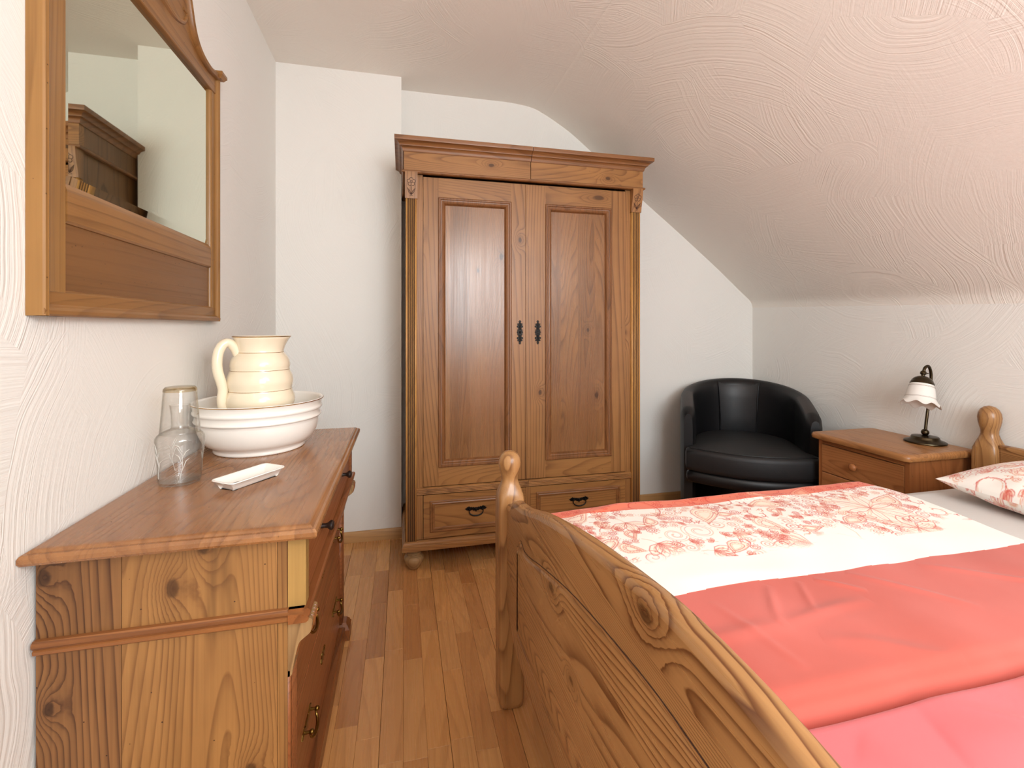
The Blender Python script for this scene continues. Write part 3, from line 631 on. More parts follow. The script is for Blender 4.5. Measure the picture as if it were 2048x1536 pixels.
sb = [(0, 0), (0, .0255), (.003, .0285), (.010, .0296), (.016, .0266), (.020, .021), (.022, .019), (.046, .019), (.050, .015), (.052, .010), (.052, 0)]
MB().loops([[lmap(y, Z0+a, d) for a, d in sb] for y in (Y0+.0012, Y1-.0012)]).build('bottom_rail', M['mir_y'], Mi, 25)
MB().box(LX+.0006, LX+.0115, Y0+.062, Y1-.062, Z0+.048, 1.412).build('lower_panel', M['mir_panel'], Mi, 0)
MB().loops([[lmap(y, a, d) for a, d in ((1.408, 0), (1.408, .014), (1.413, .018), (1.470, .018), (1.480, .015), (1.489, .008), (1.489, 0))] for y in (Y0+.0785, Y1-.0545)]).build('middle_rail', M['mir_y'], Mi, 25)
g = MB(); g.rect(gy0-.004, gy1+.004, gz0-.004, gz1+.004, [(0, .001), (0, .0065), (.022, .0088)], lmap); g.build('mirror_glass', M['mirror'], Mi, 0)
yc = (Y0+Y1)/2
half = [(0, 2.315), (.06, 2.308), (.12, 2.275), (.165, 2.215), (.195, 2.145), (.225, 2.108), (.27, 2.086), (.33, 2.078), (.37, 2.084), (.40, 2.085)]
top = smooth_curve(half, 5)
line = [(yc-a, b) for a, b in top[::-1]]+[(yc+a, b) for a, b in top[1:]]
outl = line+[(Y1-.022, 2.028), (Y0+.022, 2.028)]
MB().poly(outl, [(0, 0), (0, .019), (.002, .021)], lmap).build('crest', M['mir_y'], Mi, 25)
cm = MB(); mp = [(-.006, .018), (.010, .018), (.014, .026), (.012, .033), (.005, .036), (-.003, .033), (-.006, .026)]
cm.sweep([(-a, b) for a, b in mp], line, False, lmap); cm.build('crest_moulding', M['mir_y'], Mi, 30)
orn = MB()
for sg in (-1, 1):
    pts = smooth_curve([(yc+sg*a, b) for a, b in ((.01, 2.13), (.06, 2.15), (.10, 2.20), (.085, 2.235), (.055, 2.225), (.06, 2.195))], 6)
    orn.tube([lmap(a, b, .021) for a, b in pts], [.010-.006*k/len(pts) for k in range(len(pts))], 8)
    pts = smooth_curve([(yc+sg*a, b) for a, b in ((.02, 2.11), (.09, 2.105), (.15, 2.125), (.17, 2.16), (.15, 2.165))], 6)
    orn.tube([lmap(a, b, .021) for a, b in pts], [.009-.005*k/len(pts) for k in range(len(pts))], 8)
orn.ball(lmap(yc, 2.17, .021), .02, 10); orn.build('crest_carving', M['mir_y'], Mi, 40)
for y in (Y0, Y1):
    sg = 1 if y == Y0 else -1
    a, b = sorted((y-sg*.010, y+sg*.036))
    MB().rect(a, b, LX+.0005, LX+.048, [(.008, 2.085), (.004, 2.092), (0, 2.097), (0, 2.106), (.003, 2.109)], lambda p, q, z: (q, p, z)).build('cap_block', M['mir_y'], Mi, 25)

# ---------------------------------------------------------------- wash set on the dresser
DT = .8003
bc = (-.463, 1.705)
B = thing('wash_bowl', 'large white ceramic wash basin with a gold rim holding the cream jug, on the dresser', 'bowl', (bc[0], bc[1], DT))
out = [(.120, 0), (.132, 0), (.136, .004), (.136, .012), (.141, .018), (.158, .030), (.172, .052), (.180, .078), (.182, .098), (.187, .101), (.189, .106), (.186, .111), (.187, .124), (.191, .128), (.192, .134), (.189, .139), (.191, .150), (.194, .157)]
inn_ = [(.196, .1595), (.194, .162), (.188, .161), (.184, .155), (.180, .120), (.172, .075), (.155, .040), (.12, .022), (1e-4, .018)]
m = MB().lathe([(1e-4, .006), (.115, .006)]+smooth_curve(out, 2)+inn_, (bc[0], bc[1], DT), 96)
m.build('bowl_body', M['white_glaze'], B, 50)
MB().lathe([(.1955, .1580), (.1968, .1592), (.1955, .1606)], (bc[0], bc[1], DT), 96).build('gold_rim', M['gold'], B, 60, label='worn gold rim line')
J = thing('water_jug', 'cream ceramic water jug with ringed belly and thin gold lines, standing in the basin', 'jug', (bc[0], bc[1], DT+.0188))
jz = DT+.0188
jp = [(1e-4, .000), (.078, 0), (.086, .004), (.094, .02), (.100, .045), (.101, .070), (.098, .094), (.0965, .104), (.0975, .112), (.1035, .128), (.1055, .140), (.104, .155), (.0985, .168), (.0955, .1745), (.0965, .182), (.0995, .194), (.1000, .205), (.0975, .220), (.0925, .233), (.0885, .2405), (.0895, .248), (.0905, .258), (.0885, .270), (.082, .284), (.074, .294), (.0705, .2985), (.0700, .305), (.0715, .318), (.0745, .330), (.079, .342), (.0825, .3505), (.0815, .353), (.0785, .352), (.0735, .340), (.069, .32), (.066, .30), (.083, .25), (.09, .2), (.095, .14), (.09, .04), (1e-4, .012)]
sp_a = math.radians(22)
def spout(r, z, a):
    if z < .30: return r
    k = max(0, math.cos(a-sp_a))**5; return r+.010*k*((z-.30)/.05)**1.2*(1 if r > .06 else 0)
MB().lathe(jp, (bc[0], bc[1], jz), 80, spout).build('jug_body', M['cream'], J, 60)
hd = (math.cos(math.radians(212)), math.sin(math.radians(212)))
hp = smooth_curve([(.066, .288), (.070, .297), (.078, .316), (.092, .331), (.108, .328), (.121, .306), (.126, .272), (.123, .238), (.115, .208), (.110, .182), (.113, .152), (.110, .125), (.097, .108)], 5)
rad = [.0130+.002*math.sin(PI*i/len(hp)) for i in range(len(hp))]
MB().tube([(bc[0]+hd[0]*a, bc[1]+hd[1]*a, jz+b) for a, b in hp], rad, 14).build('handle', M['cream'], J, 60)
for r, z in ((.0972, .104), (.0962, .1745), (.0892, .2405), (.0712, .2985)):
    MB().lathe([(r-.001, z-.0012), (r+.0004, z), (r-.001, z+.0012)], (bc[0], bc[1], jz), 64).build('gold_line', M['gold'], J, 60)
MB().lathe([(.0822, .3492), (.0836, .3507), (.082, .352)], (bc[0], bc[1], jz), 80, spout).build('gold_rim', M['gold'], J, 60)
cc = (-.560, 1.365)
G = thing('glass_carafe', 'clear glass bedside carafe with cut sprigs, on the dresser by the wall', 'carafe', (cc[0], cc[1], DT))
go = [(1e-4, .0), (.040, 0), (.045, .004), (.047, .012), (.049, .05), (.052, .085), (.054, .112), (.052, .120), (.045, .128), (.030, .134), (.0215, .139), (.0195, .150), (.0200, .175), (.0225, .196), (.0235, .2)]
gi = [(.0215, .199), (.0185, .175), (.018, .150), (.020, .1415), (.029, .1365), (.044, .130), (.050, .1195), (.0522, .112), (.0502, .085), (.0472, .05), (.0452, .014), (.042, .008), (1e-4, .007)]
MB().lathe(smooth_curve(go, 2)+smooth_curve(gi, 2), (cc[0], cc[1], DT), 56).build('carafe_body', M['glass'], G, 60)
def onb(a, z): r = float(np.interp(z, [.012, .05, .085, .112], [.047, .049, .052, .054]))+.0002; return (cc[0]+r*math.cos(a), cc[1]+r*math.sin(a), DT+z)
for a0 in (-1.2, 0.5, 2.2, 3.9):
    e = MB()
    e.tube([onb(a0, .02), onb(a0+.12, .05), onb(a0+.1, .08), onb(a0-.1, .1)], .0006, 5)
    for q, (da, dz) in enumerate(((.32, .03), (-.28, .028), (.3, .02), (-.3, .02))):
        zb = .04+.016*q; e.tube([onb(a0+.1, zb), onb(a0+.1+da*.5, zb+dz*.8), onb(a0+.1+da, zb+dz)], [.0004, .0009, .0003], 5)
    e.build('cut_sprig', M['engraved'], G, 60)
T = thing('drinking_glass', 'clear drinking glass turned upside down over the neck of the carafe', 'glass', (cc[0], cc[1], DT+.1305))
tz = DT+.1285
MB().lathe(smooth_curve([(.0445, .0), (.0435, .012), (.0405, .05), (.0375, .09), (.0360, .110), (.0335, .1165), (.028, .119), (1e-4, .118)], 2)+smooth_curve([(1e-4, .112), (.03, .111), (.0338, .106), (.036, .09), (.039, .05), (.0422, .012), (.0432, 0), (.0445, 0)], 2), (cc[0], cc[1], tz+.0), 48).build('glass_body', M['glass'], T, 60)
MB().lathe([(.0335, .1168), (.0362, .1135), (.037, .108), (.0364, .1065), (.035, .112), (.032, .1162)], (cc[0], cc[1], tz), 48).build('base_ring', M['amber'], T, 60, label='amber tinted base ring')
SD = thing('soap_dish', 'small white oblong ceramic soap dish, nearest item on the dresser top', 'dish', (-.385, 1.325, DT), 0)
ca, sa = math.cos(math.radians(55)), math.sin(math.radians(55))
def dmap(a, b, d): return (-.385+a*ca-b*sa, 1.325+a*sa+b*ca, DT+d)
m = MB(); pts = rrect(-.080, .080, -.040, .040, .013, 5)
m.poly(pts, [(.020, .0), (.017, .002), (.013, .008), (.006, .017), (.002, .020), (0, .0215), (.0005, .0235), (.003, .0238), (.006, .022), (.012, .014), (.018, .008), (.024, .006)], dmap)
m.build('dish_body', M['white_glaze'], SD, 60)

# ---------------------------------------------------------------- bed
BX, BYC = .335, .45
Bd = thing('bed', 'pine double bed with an arched footboard and round topped posts', 'bed', (1.38, BYC, 0))
def post(x, y, s_, zt):
    lv = [(0, .030, 5), (.006, .036, 5), (.03, .0405, 7), (.30, .041, 8), (.60, .041, 8), (.645, .041, 7), (.668, .040, 5), (.685, .0355, 3.4), (.700, .0295, 2.6), (.714, .0255, 2.2), (.726, .0265, 2), (.740, .031, 2), (.755, .0345, 2), (.768, .0358, 2), (.782, .0335, 2), (.794, .027, 2), (.802, .017, 2), (.806, .001, 2)]
    L = []
    for z, h, e in lv:
        z2 = z if z < .60 else .60+(z-.60)*(zt-.60)/.206 if zt > .81 else z
        L.append([(x+h*s_*abs(math.cos(a))**(2/e)*math.copysign(1, math.cos(a)), y+h*s_*abs(math.sin(a))**(2/e)*math.copysign(1, math.sin(a)), z2) for a in [2*PI*k/40+.02 for k in range(40)]])
    return MB().loops(L)
for y in (BYC-1.0, BYC+1.0): post(BX, y, 1, .806).build('foot_post', M['bed_z'], Bd, 50)
for y in (BYC-1.0, BYC+1.0): post(2.428, y, 1.08, .868).build('head_post', M['bed_z'], Bd, 50)
hw = .962
arc = [(0, .852), (.116, .846), (.357, .811), (.598, .758), (.70, .728), (.775, .706), (.85, .692), (.885, .686), (.900, .676), (.915, .660), (.935, .652), (hw, .650)]
ac = smooth_curve(arc, 4)
topl = [(BYC-a, z) for a, z in ac[::-1]]+[(BYC+a, z) for a, z in ac[1:]]
bot = [(hw, .330), (.92, .30), (.87, .268), (.80, .256), (.5, .252), (0, .252)]
bt = smooth_curve(bot, 3)
outl = topl+[(BYC+a, z) for a, z in bt]+[(BYC-a, z) for a, z in bt[::-1][1:]]
def xmap(x, sg=1): return lambda a, b, d: (x+sg*d, a, b)
fbrd = MB(); fbrd.poly(outl, [(.014, 0), (.005, .003), (.0015, .007), (0, .013), (0, .027), (.0015, .033), (.005, .037), (.014, .040)], xmap(BX-.020))
fbrd = fbrd.build('footboard', M['bed_y'], Bd, 35)
pz = smooth_curve([(0, .735), (.116, .731), (.357, .697), (.56, .650), (.68, .617), (.735, .607), (.758, .612), (.775, .617), (.795, .606), (.805, .588), (.818, .582)], 4)
ptop = [(BYC-a, z) for a, z in pz[::-1]]+[(BYC+a, z) for a, z in pz[1:]]
pbot = [(a, .335) for a, z in ptop[::-1]]
po = ptop+pbot
pm2 = MB(); lv = [(0, -.003), (0, .0012), (.003, .0012), (.005, -.0012), (.007, -.0006), (.012, .0022), (.016, .003)]
cx_ = lambda i, d: offset(po, d)
pm2.poly(po, lv, xmap(BX-.020, -1), True, False)
cap = offset(po, .016); nt = len(ptop); mm = xmap(BX-.020, -1)
pm2.add([mm(a, b, .003) for a, b in cap], [(i, i+1, 2*nt-2-i, 2*nt-1-i) for i in range(nt-1)])
pm2.build('raised_panel', M['bed_y'], fbrd, 18)
gl = MB(); gl.tube([(BX-.0203, a, b) for a, b in ptop+[pbot[0], pbot[-1]]], .0011, 5, closed=True); gl.build('panel_groove', M['carve'], fbrd, 60)
arcH = [(a, z+.06-(.0 if a < .8 else 0)) for a, z in ac]
arcH = [(a, max(.712, .712+(z-.74)*1.3)) for a, z in ac]
topH = [(BYC-a, z) for a, z in arcH[::-1]]+[(BYC+a, z) for a, z in arcH[1:]]
MB().poly(topH+[(BYC+hw, .25), (BYC-hw, .25)], [(.012, 0), (.003, .003), (0, .012), (0, .024), (.003, .033), (.012, .036)], xmap(2.407)).build('headboard', M['bed_y'], Bd, 35)
for y in (BYC-.975, BYC+.950): MB().box(BX+.04, 2.388, y, y+.025, .26, .42, .004).build('side_rail', M['bed_x'], Bd, 30)
MB().box(BX+.05, 2.39, BYC-.94, BYC+.94, .33, .375).build('slatted_base', M['bed_x'], Bd, 0)
Mt = MB(); pts = rrect(.372, 2.398, BYC-.945, BYC+.945, .06, 6)
Mt.poly(pts, [(.03, .3755), (.008, .385), (0, .41), (0, .53), (.006, .553), (.02, .566), (.05, .569)]); Mt = Mt.build('mattress', M['sheet'], None, 50)
tag(Mt, 'thick mattress under a smooth white fitted sheet, bare towards the pillow', 'mattress')

# printed motifs: rasters painted with line work, then stored on the cloth vertices
def raster(w, h, res, seed, region, sizes, tries):
    rng = random.Random(seed); nx_, ny_ = int(w/res), int(h/res)
    R = np.zeros((ny_, nx_)); T_ = np.zeros((ny_, nx_)); Fm = np.zeros((ny_, nx_))
    def stamp(A, x, y, rad, val=1.0):
        px, py = x/res, y/res; r = rad/res; k = int(r+2)
        x0, x1, y0, y1 = int(px)-k, int(px)+k+1, int(py)-k, int(py)+k+1
        x0c, x1c, y0c, y1c = max(0, x0), min(nx_, x1), max(0, y0), min(ny_, y1)
        if x0c >= x1c or y0c >= y1c: return
        yy_, xx_ = np.mgrid[y0c:y1c, x0c:x1c]; dd = np.hypot(xx_-px, yy_-py)
        A[y0c:y1c, x0c:x1c] = np.maximum(A[y0c:y1c, x0c:x1c], np.clip(r+.5-dd, 0, 1)*val)
    def stroke(A, pts, rad, val=1.0, dash=0):
        acc = 0
        for (xa, ya), (xb, yb_) in zip(pts[:-1], pts[1:]):
            L_ = math.hypot(xb-xa, yb_-ya); n = max(1, int(L_/(res*.6)))
            for k in range(n):
                acc += L_/n
                if dash and (acc % dash) > dash*.6: continue
                stamp(A, xa+(xb-xa)*k/n, ya+(yb_-ya)*k/n, rad, val)
    def fill(pts, val):
        P = np.array(pts)/res; x0, y0 = np.floor(P.min(0)).astype(int); x1, y1 = np.ceil(P.max(0)).astype(int)
        x0, y0 = max(0, x0), max(0, y0); x1, y1 = min(nx_, x1), min(ny_, y1)
        if x0 >= x1 or y0 >= y1: return
        yy_, xx_ = np.mgrid[y0:y1, x0:x1]; ins = np.zeros(xx_.shape, bool)
        for i in range(len(P)):
            (xa, ya), (xb, yb_) = P[i-1], P[i]
            if ya == yb_: continue
            c = ((ya > yy_) != (yb_ > yy_)) & (xx_ < (xb-xa)*(yy_-ya)/(yb_-ya)+xa); ins ^= c
        Fm[y0:y1, x0:x1] = np.maximum(Fm[y0:y1, x0:x1], ins*val)
    def xf(pts, cx, cy, s_, a): return [(cx+s_*(x*math.cos(a)-y*math.sin(a)), cy+s_*(x*math.sin(a)+y*math.cos(a))) for x, y in pts]
    def paisley(k=1.0):
        out = []
        for i in range(33):
            t = i/32*2*PI; r = 1; x = .5*math.sin(t)*math.sin(t/2)**1.3*1.25; y = -math.cos(t)*.75; x += .35*max(0, y+.1)**2*1.0*(-1 if t < 99 else 1)*-1
            out.append((x*k, (y+.25)*k-.25*k+0))
        return out
    def spiral(turn=2.2): return [((.08+.42*i/40)*math.cos(turn*2*PI*i/40), (.08+.42*i/40)*math.sin(turn*2*PI*i/40)) for i in range(41)]
    def curl(): return [((1-i/26)*math.cos(5.2*i/26)*.5+.1*i/26, (1-i/26)*math.sin(5.2*i/26)*.5) for i in range(26)]
    def petal(w_): return [(0, 0), (w_, .35), (w_*.9, .7), (w_*.3, .95), (0, 1.0), (-w_*.3, .95), (-w_*.9, .7), (-w_, .35), (0, 0)]
    placed = []
    for i in range(tries):
        sz = sizes[0]+(sizes[1]-sizes[0])*rng.random()**1.6*(1-.6*i/tries); x = region[0]+(region[1]-region[0])*rng.random(); y = region[2]+(region[3]-region[2])*rng.random()
        if any(math.hypot(x-a, y-b) < .33*(sz+c) for a, b, c in placed): continue
        placed.append((x, y, sz)); a = rng.random()*2*PI; kind = rng.random(); A = R if rng.random() < .6 else T_; A2 = T_ if A is R else R
        lw = .00115
        if kind < .38 and sz > .06:
            s2 = sz*.62
            fill(xf(paisley(1.0), x, y, s2, a), .55+.3*rng.random())
            for q, kk in enumerate((1.0, .88, .66, .45)): stroke((A, A2, A, A2)[q], xf(paisley(kk), x, y, s2, a), lw, 1, .006 if q == 1 else 0)
            P1 = xf(paisley(1.0), x, y, s2, a); P2 = xf(paisley(1.13), x, y, s2, a)
            for j in range(2, 31, 2 if sz > .09 else 3): stroke(A, [P1[j], P2[j]], lw*1.05)
            Pa = xf(paisley(.62), x, y, s2, a); Pb = xf(paisley(.5), x, y, s2, a)
            for j in range(1, 32, 2): stroke(A2, [Pa[j], Pb[j]], lw*.9)
        elif kind < .58:
            stroke(A, xf(spiral(1.6+rng.random()), x, y, sz*.8, a), lw*1.1); stroke(A2, xf(spiral(1.6), x, y, sz*.62, a+.4), lw*.8, .8)
            for j in range(7):
                t = a+j*.5; stroke(A, [(x+.47*sz*math.cos(t), y+.47*sz*math.sin(t)), (x+.56*sz*math.cos(t), y+.56*sz*math.sin(t))], lw)
        elif kind < .88:
            npt = rng.choice((3, 5, 5, 6)); spread = 1.9 if npt < 6 else 2*PI*5/6
            for j in range(npt):
                t = a+(j-(npt-1)/2)*spread/max(1, npt-1); P1 = xf(petal(.24), x, y, sz*.62, t)
                fill(P1, .5); stroke(A, P1, lw); P2 = xf(petal(.12), x, y, sz*.45, t); stroke(A2, P2, lw*.9)
                stroke(A, xf([(0, .1), (0, .75)], x, y, sz*.6, t), lw*.8, 1, .005)
            stroke(A2, xf([(0, 0), (.08, -.3), (.3, -.6)], x, y, sz*.6, a), lw*1.1)
        else:
            P1 = xf(curl(), x, y, sz, a); stroke(A, P1, lw*1.3); stroke(A2, xf(curl(), x, y, sz*.8, a+.25), lw*.9)
            for j in range(0, 20, 3): stroke(A, [P1[j], (P1[j][0]+.012*math.cos(a+j), P1[j][1]+.012*math.sin(a+j))], lw)
    return R, T_, Fm

def cloth_grid(name, mat, parent, x0, x1, y0, y1, res, zf, color=None, zbase=None):
    nx_, ny_ = int((x1-x0)/res)+1, int((y1-y0)/res)+1
    X, Y = np.meshgrid(np.linspace(x0, x1, nx_), np.linspace(y0, y1, ny_)); Xo, Yo, Z = zf(X, Y)
    co = np.stack([Xo, Yo, Z], -1).reshape(-1, 3).astype(np.float32)
    i = np.arange(nx_*ny_).reshape(ny_, nx_); q = np.stack([i[:-1, :-1], i[:-1, 1:], i[1:, 1:], i[1:, :-1]], -1).reshape(-1, 4)
    me = bpy.data.meshes.new(name); me.vertices.add(len(co)); me.vertices.foreach_set('co', co.ravel())
    me.loops.add(q.size); me.loops.foreach_set('vertex_index', q.ravel().astype(np.int32)); me.polygons.add(len(q))
    me.polygons.foreach_set('loop_start', np.arange(0, q.size, 4, dtype=np.int32)); me.update(calc_edges=True); me.validate()
    if color is not None:
        c = color(X, Y).reshape(-1, 4).astype(np.float32); at = me.attributes.new('pattern', 'FLOAT_COLOR', 'POINT'); at.data.foreach_set('color', c.ravel())
    me.materials.append(mat); me.shade_smooth()
    o = bpy.data.objects.new(name, me); C.objects.link(o)
    if parent is not None: o.parent = parent
    return o
def vnoise(X, Y, f, seed):
    r = np.random.RandomState(seed); Z = np.zeros_like(X)
    for k in range(10):
        a = r.rand()*2*PI; ff = f*(.5+1.2*r.rand()); Z += np.sin(ff*(X*math.cos(a)+Y*math.sin(a))+r.rand()*6.28)
    return Z/10
def crease(X, Y, a, b, wd, h):
    ax, ay = a; bx, by = b; L2 = (bx-ax)**2+(by-ay)**2
    t = np.clip(((X-ax)*(bx-ax)+(Y-ay)*(by-ay))/L2, 0, 1); dx, dy = X-(ax+t*(bx-ax)), Y-(ay+t*(by-ay))
    wob = .004*np.sin(t*9+ax*40)
    return h*np.exp(-(((dx**2+dy**2)**.5)/(wd*1.8))**2)*np.sin(np.clip(t, 0, 1)*PI)**.6
def edge(d, r): t = np.clip(d/r, 0, 1); return np.sqrt(np.clip(1-(1-t)**2, 0, 1))
ZB = .571
dx0, dx1, dy0, dy1 = .366, 1.665, .574, 1.408
def z_duvet1(X, Y):
    d = np.minimum(np.minimum(edge(X-dx0, .05), edge(dx1-X+.02*np.sin(Y*7), .05)), np.minimum(edge(Y-dy0, .035), edge(dy1-Y, .06)))
    T = .058+.010*vnoise(X, Y, 9, 3)+.004*vnoise(X, Y, 26, 4)
    T = T+.012*np.exp(-((Y-1.15)/.2)**2)
    for a, b, wd, h in (((.78, .86), (.70, .745), .006, .0035), ((.86, .86), (.80, .76), .005, .003), ((.70, .745), (.95, .775), .008, .004), ((.52, .75), (.72, .742), .010, .004), ((1.0, .87), (1.15, .70), .006, .004), ((.62, .84), (.66, .64), .006, .003), ((1.2, .86), (1.5, .66), .006, .004), ((.75, .70), (.95, .60), .010, .004), ((.9, .86), (.98, .8), .005, .004), ((.6, 1.36), (1.2, 1.37), .014, .005), ((.5, 1.30), (.7, 1.36), .01, .005), ((1.0, 1.32), (1.3, 1.30), .01, .004), ((.55, .93), (.9, .90), .02, .003), ((.45, 1.1), (.5, 1.3), .015, .005)):
        T = T+crease(X, Y, a, b, wd, h)
    T = T-.006*np.exp(-((Y-.60)/.012)**2)
    droop = np.clip((Y-1.392)/.016, 0, 1)
    Z = ZB+T*d-droop*.045
    Xo = X+.008*np.sin(Y*11)*np.clip((X-1.5)/.15, 0, 1); Yo = Y+.004*np.sin(X*9+1)*np.clip((Y-1.3)/.1, 0, 1)
    return Xo, Yo, Z
RES = .0018
R1, T1, F1 = raster(dx1-dx0, .43, RES, 11, (0.0, dx1-dx0-.03, .0, .43), (.028, .25), 12000)
def col_duvet1(X, Y):
    iy = np.clip(((Y-.985)/RES).astype(int), 0, R1.shape[0]-1); ix = np.clip(((X-dx0)/RES).astype(int), 0, R1.shape[1]-1)
    ins = (Y > .985)&(Y < .985+.425)
    fade = np.clip((Y-.985-.03*np.sin(X*13)-.02*np.sin(X*29))/.03, 0, 1)
    a = np.zeros(X.shape+(4,)); a[..., 0] = R1[iy, ix]*ins*fade; a[..., 1] = T1[iy, ix]*ins*fade; a[..., 2] = F1[iy, ix]*ins*fade
    wv = .003*np.sin(X*14)
    a[..., 3] = np.where(Y > 1.305+wv, .5, np.where(Y < .878+.002*np.sin(X*20), 1.0, 0.0)); return a
o = cloth_grid('duvet', M['duvet'], None, dx0, dx1, dy0, dy1, RES, z_duvet1, col_duvet1)
tag(o, 'duvet with white paisley print and plain coral band, on the far half of the bed', 'duvet')
def z_duvet2(X, Y):
    d = np.minimum(np.minimum(edge(X-dx0, .05), edge(1.66-X, .05)), np.minimum(edge(Y+.47, .06), edge(.573-Y, .02)))
    T = .046+.010*vnoise(X, Y, 10, 13)+.003*vnoise(X, Y, 28, 14)
    for a, b, wd, h in (((.75, .50), (.95, .42), .03, .012), ((.95, .46), (1.2, .36), .035, .012), ((.62, .52), (.70, .40), .02, .006), ((.8, .56), (1.0, .40), .006, .003), ((1.0, .57), (1.3, .5), .01, .004)):
        T = T+crease(X, Y, a, b, wd, h)
    return X, Y, ZB-.001+T*d
o = cloth_grid('duvet', M['pink'], None, dx0, 1.66, -.47, .573, .006, z_duvet2)
tag(o, 'plain pink coral duvet on the near half of the bed', 'duvet')

px0, px1, py0, py1 = 1.925, 2.375, .52, 1.315
R2, T2, F2 = raster(.52, .84, .0018, 23, (0, .50, 0, .84), (.035, .17), 9000)
def pil_side(sg):
    def f(X, Y):
        u = (X-(px0+px1)/2)/((px1-px0)/2); v = (Y-(py0+py1)/2)/((py1-py0)/2)
        t = (np.clip(1-np.abs(u)**2.4, 0, 1)*np.clip(1-np.abs(v)**3.2, 0, 1))**.5
        pinch = 1-.07*(1-np.abs(v)**2)*np.abs(u)**2
        Xo = (px0+px1)/2+u*(px1-px0)/2*(1-.05*(1-np.abs(v)**6)*np.abs(u))
        Yo = (py0+py1)/2+v*(py1-py0)/2*(1-.03*(1-np.abs(u)**6)*np.abs(v))
        zm = .645+.018*u+.012*np.abs(u*v)**2-.01*np.clip(u, 0, 1)
        th = .088 if sg > 0 else .073
        wr = .004*vnoise(X, Y, 30, 5)*t+.006*np.sin(v*22+u*3)*np.exp(-((np.abs(u)-.9)/.12)**2)*t
        Z = zm+sg*th*t+wr
        return Xo, Yo, np.maximum(Z, ZB+.0005)
    return f
def col_pil(sg):
    def f(X, Y):
        ix = np.clip(((X-px0)/.0018).astype(int), 0, R2.shape[1]-1); iy = np.clip(((Y-py0)/.0018).astype(int), 0, R2.shape[0]-1)
        if sg < 0: ix = ix[:, ::-1]; iy = iy
        a = np.zeros(X.shape+(4,)); a[..., 0] = R2[iy, ix]; a[..., 1] = T2[iy, ix]; a[..., 2] = F2[iy, ix]; return a
    return f
o = cloth_grid('pillow', M['pillow'], None, px0, px1, py0, py1, .0023, pil_side(1), col_pil(1))
u_ = cloth_grid('underside', M['pillow'], o, px0, px1, py0, py1, .0023, pil_side(-1), col_pil(-1))
tag(o, 'plump white pillow with red paisley print at the head of the bed', 'pillow')

# ---------------------------------------------------------------- armchair
A = thing('tub_armchair', 'black leather tub armchair with curved back, in the corner of the room', 'armchair', (2.055, 2.46, 0), math.radians(-33))
path = []
for k in range(41):
    a = math.radians(-90+180*k/40); path.append((.325*math.sin(a), .03+.325*math.cos(a), math.sin(a), math.cos(a)))
pre = [(-.325, .03-.26*(1-k/9), -1, 0) for k in range(9)]; pst = [(.325, .03-.26*(k+1)/9, 1, 0) for k in range(9)]
path = pre+path+pst; K = len(path); L = []
for i, (x, y, nx_, ny_) in enumerate(path):
    q = abs(2*i/(K-1)-1); h = .850-.145*q**1.9; sc = 1.0; endd = min(i, K-1-i)
    if endd == 0: sc = .55
    elif endd == 1: sc = .9
    sec = [(.042, 0.0), (.044, .3), (.045, h-.07), (.041, h-.03), (.030, h-.009), (.010, h), (-.010, h-.001), (-.028, h-.012), (-.039, h-.04), (-.043, h-.09), (-.043, .40), (-.036, .0)]
    L.append([(x+nx_*o*sc, y+ny_*o*sc, (z if endd else z-(.02 if z > .5 else 0))) for o, z in sec])
MB().loops(L).build('back_shell', M['leather'], A, 50, world=False)
bp = MB(); L = []
for k in range(13):
    a = math.radians(-25+50*k/12); r0, L2 = .282, []
    for z, rr in ((.46, .0), (.47, .006), (.60, .010), (.72, .010), (.79, .004), (.825, -.012)):
        wz = 1-(.75-z)*.25; L2.append(((r0-rr)*math.sin(a*wz), .03+(r0-rr)*math.cos(a*wz), z))
    L.append(L2)
bp.loops(L, closed=False, cap0=False, cap1=False).build('back_panel', M['leather2'], A, 60, world=False)
for sg in (-1, 1):
    pp = MB(); pts = []
    for z, rr in ((.46, .004), (.55, .008), (.65, .010), (.74, .009), (.80, .002), (.828, -.012)):
        a = math.radians(sg*25)*(1-(.75-z)*.25); pts.append(((.282-rr)*math.sin(a), .03+(.282-rr)*math.cos(a), z))
    pp.tube(smooth_curve(pts, 4), .0045, 6)
    pp.build('back_piping', M['leather'], A, 60, world=False)
def seat_outline(rb, hwid, yfr, bow):
    pts = [(rb*math.sin(math.radians(a)), .03+rb*math.cos(math.radians(a))) for a in range(90, -91, -10)]
    pts += [(-hwid+.012, -.235), (-hwid, -.262)]
    pts += [(x, yfr-bow*math.cos(x/hwid*PI/2)) for x in np.linspace(-hwid+.004, hwid-.004, 17)]
    pts += [(hwid, -.262), (hwid-.012, -.235)]
    return [(float(a), float(b)) for a, b in pts]
so = seat_outline(.283, .343, -.315, .085)
MB().poly(so, [(.012, .375), (.003, .384), (0, .40), (0, .470), (.003, .486), (.010, .496), (.022, .502)], cap1=False).dome(offset(so, .022), .502, .014).build('seat_cushion', M['seatfab'], A, 60, world=False)
top_e = [(x, y) for x, y in offset(so, .020) if y < -.27]
MB().tube([(x, y, .502) for x, y in top_e], .0025, 6).build('seat_seam', M['leather'], A, 60, world=False)
MB().poly(seat_outline(.280, .338, -.305, .080), [(.03, .300), (.01, .306), (.002, .318), (0, .335), (.002, .355), (.012, .370), (.02, .3745)]).build('front_band', M['leather'], A, 60, world=False)
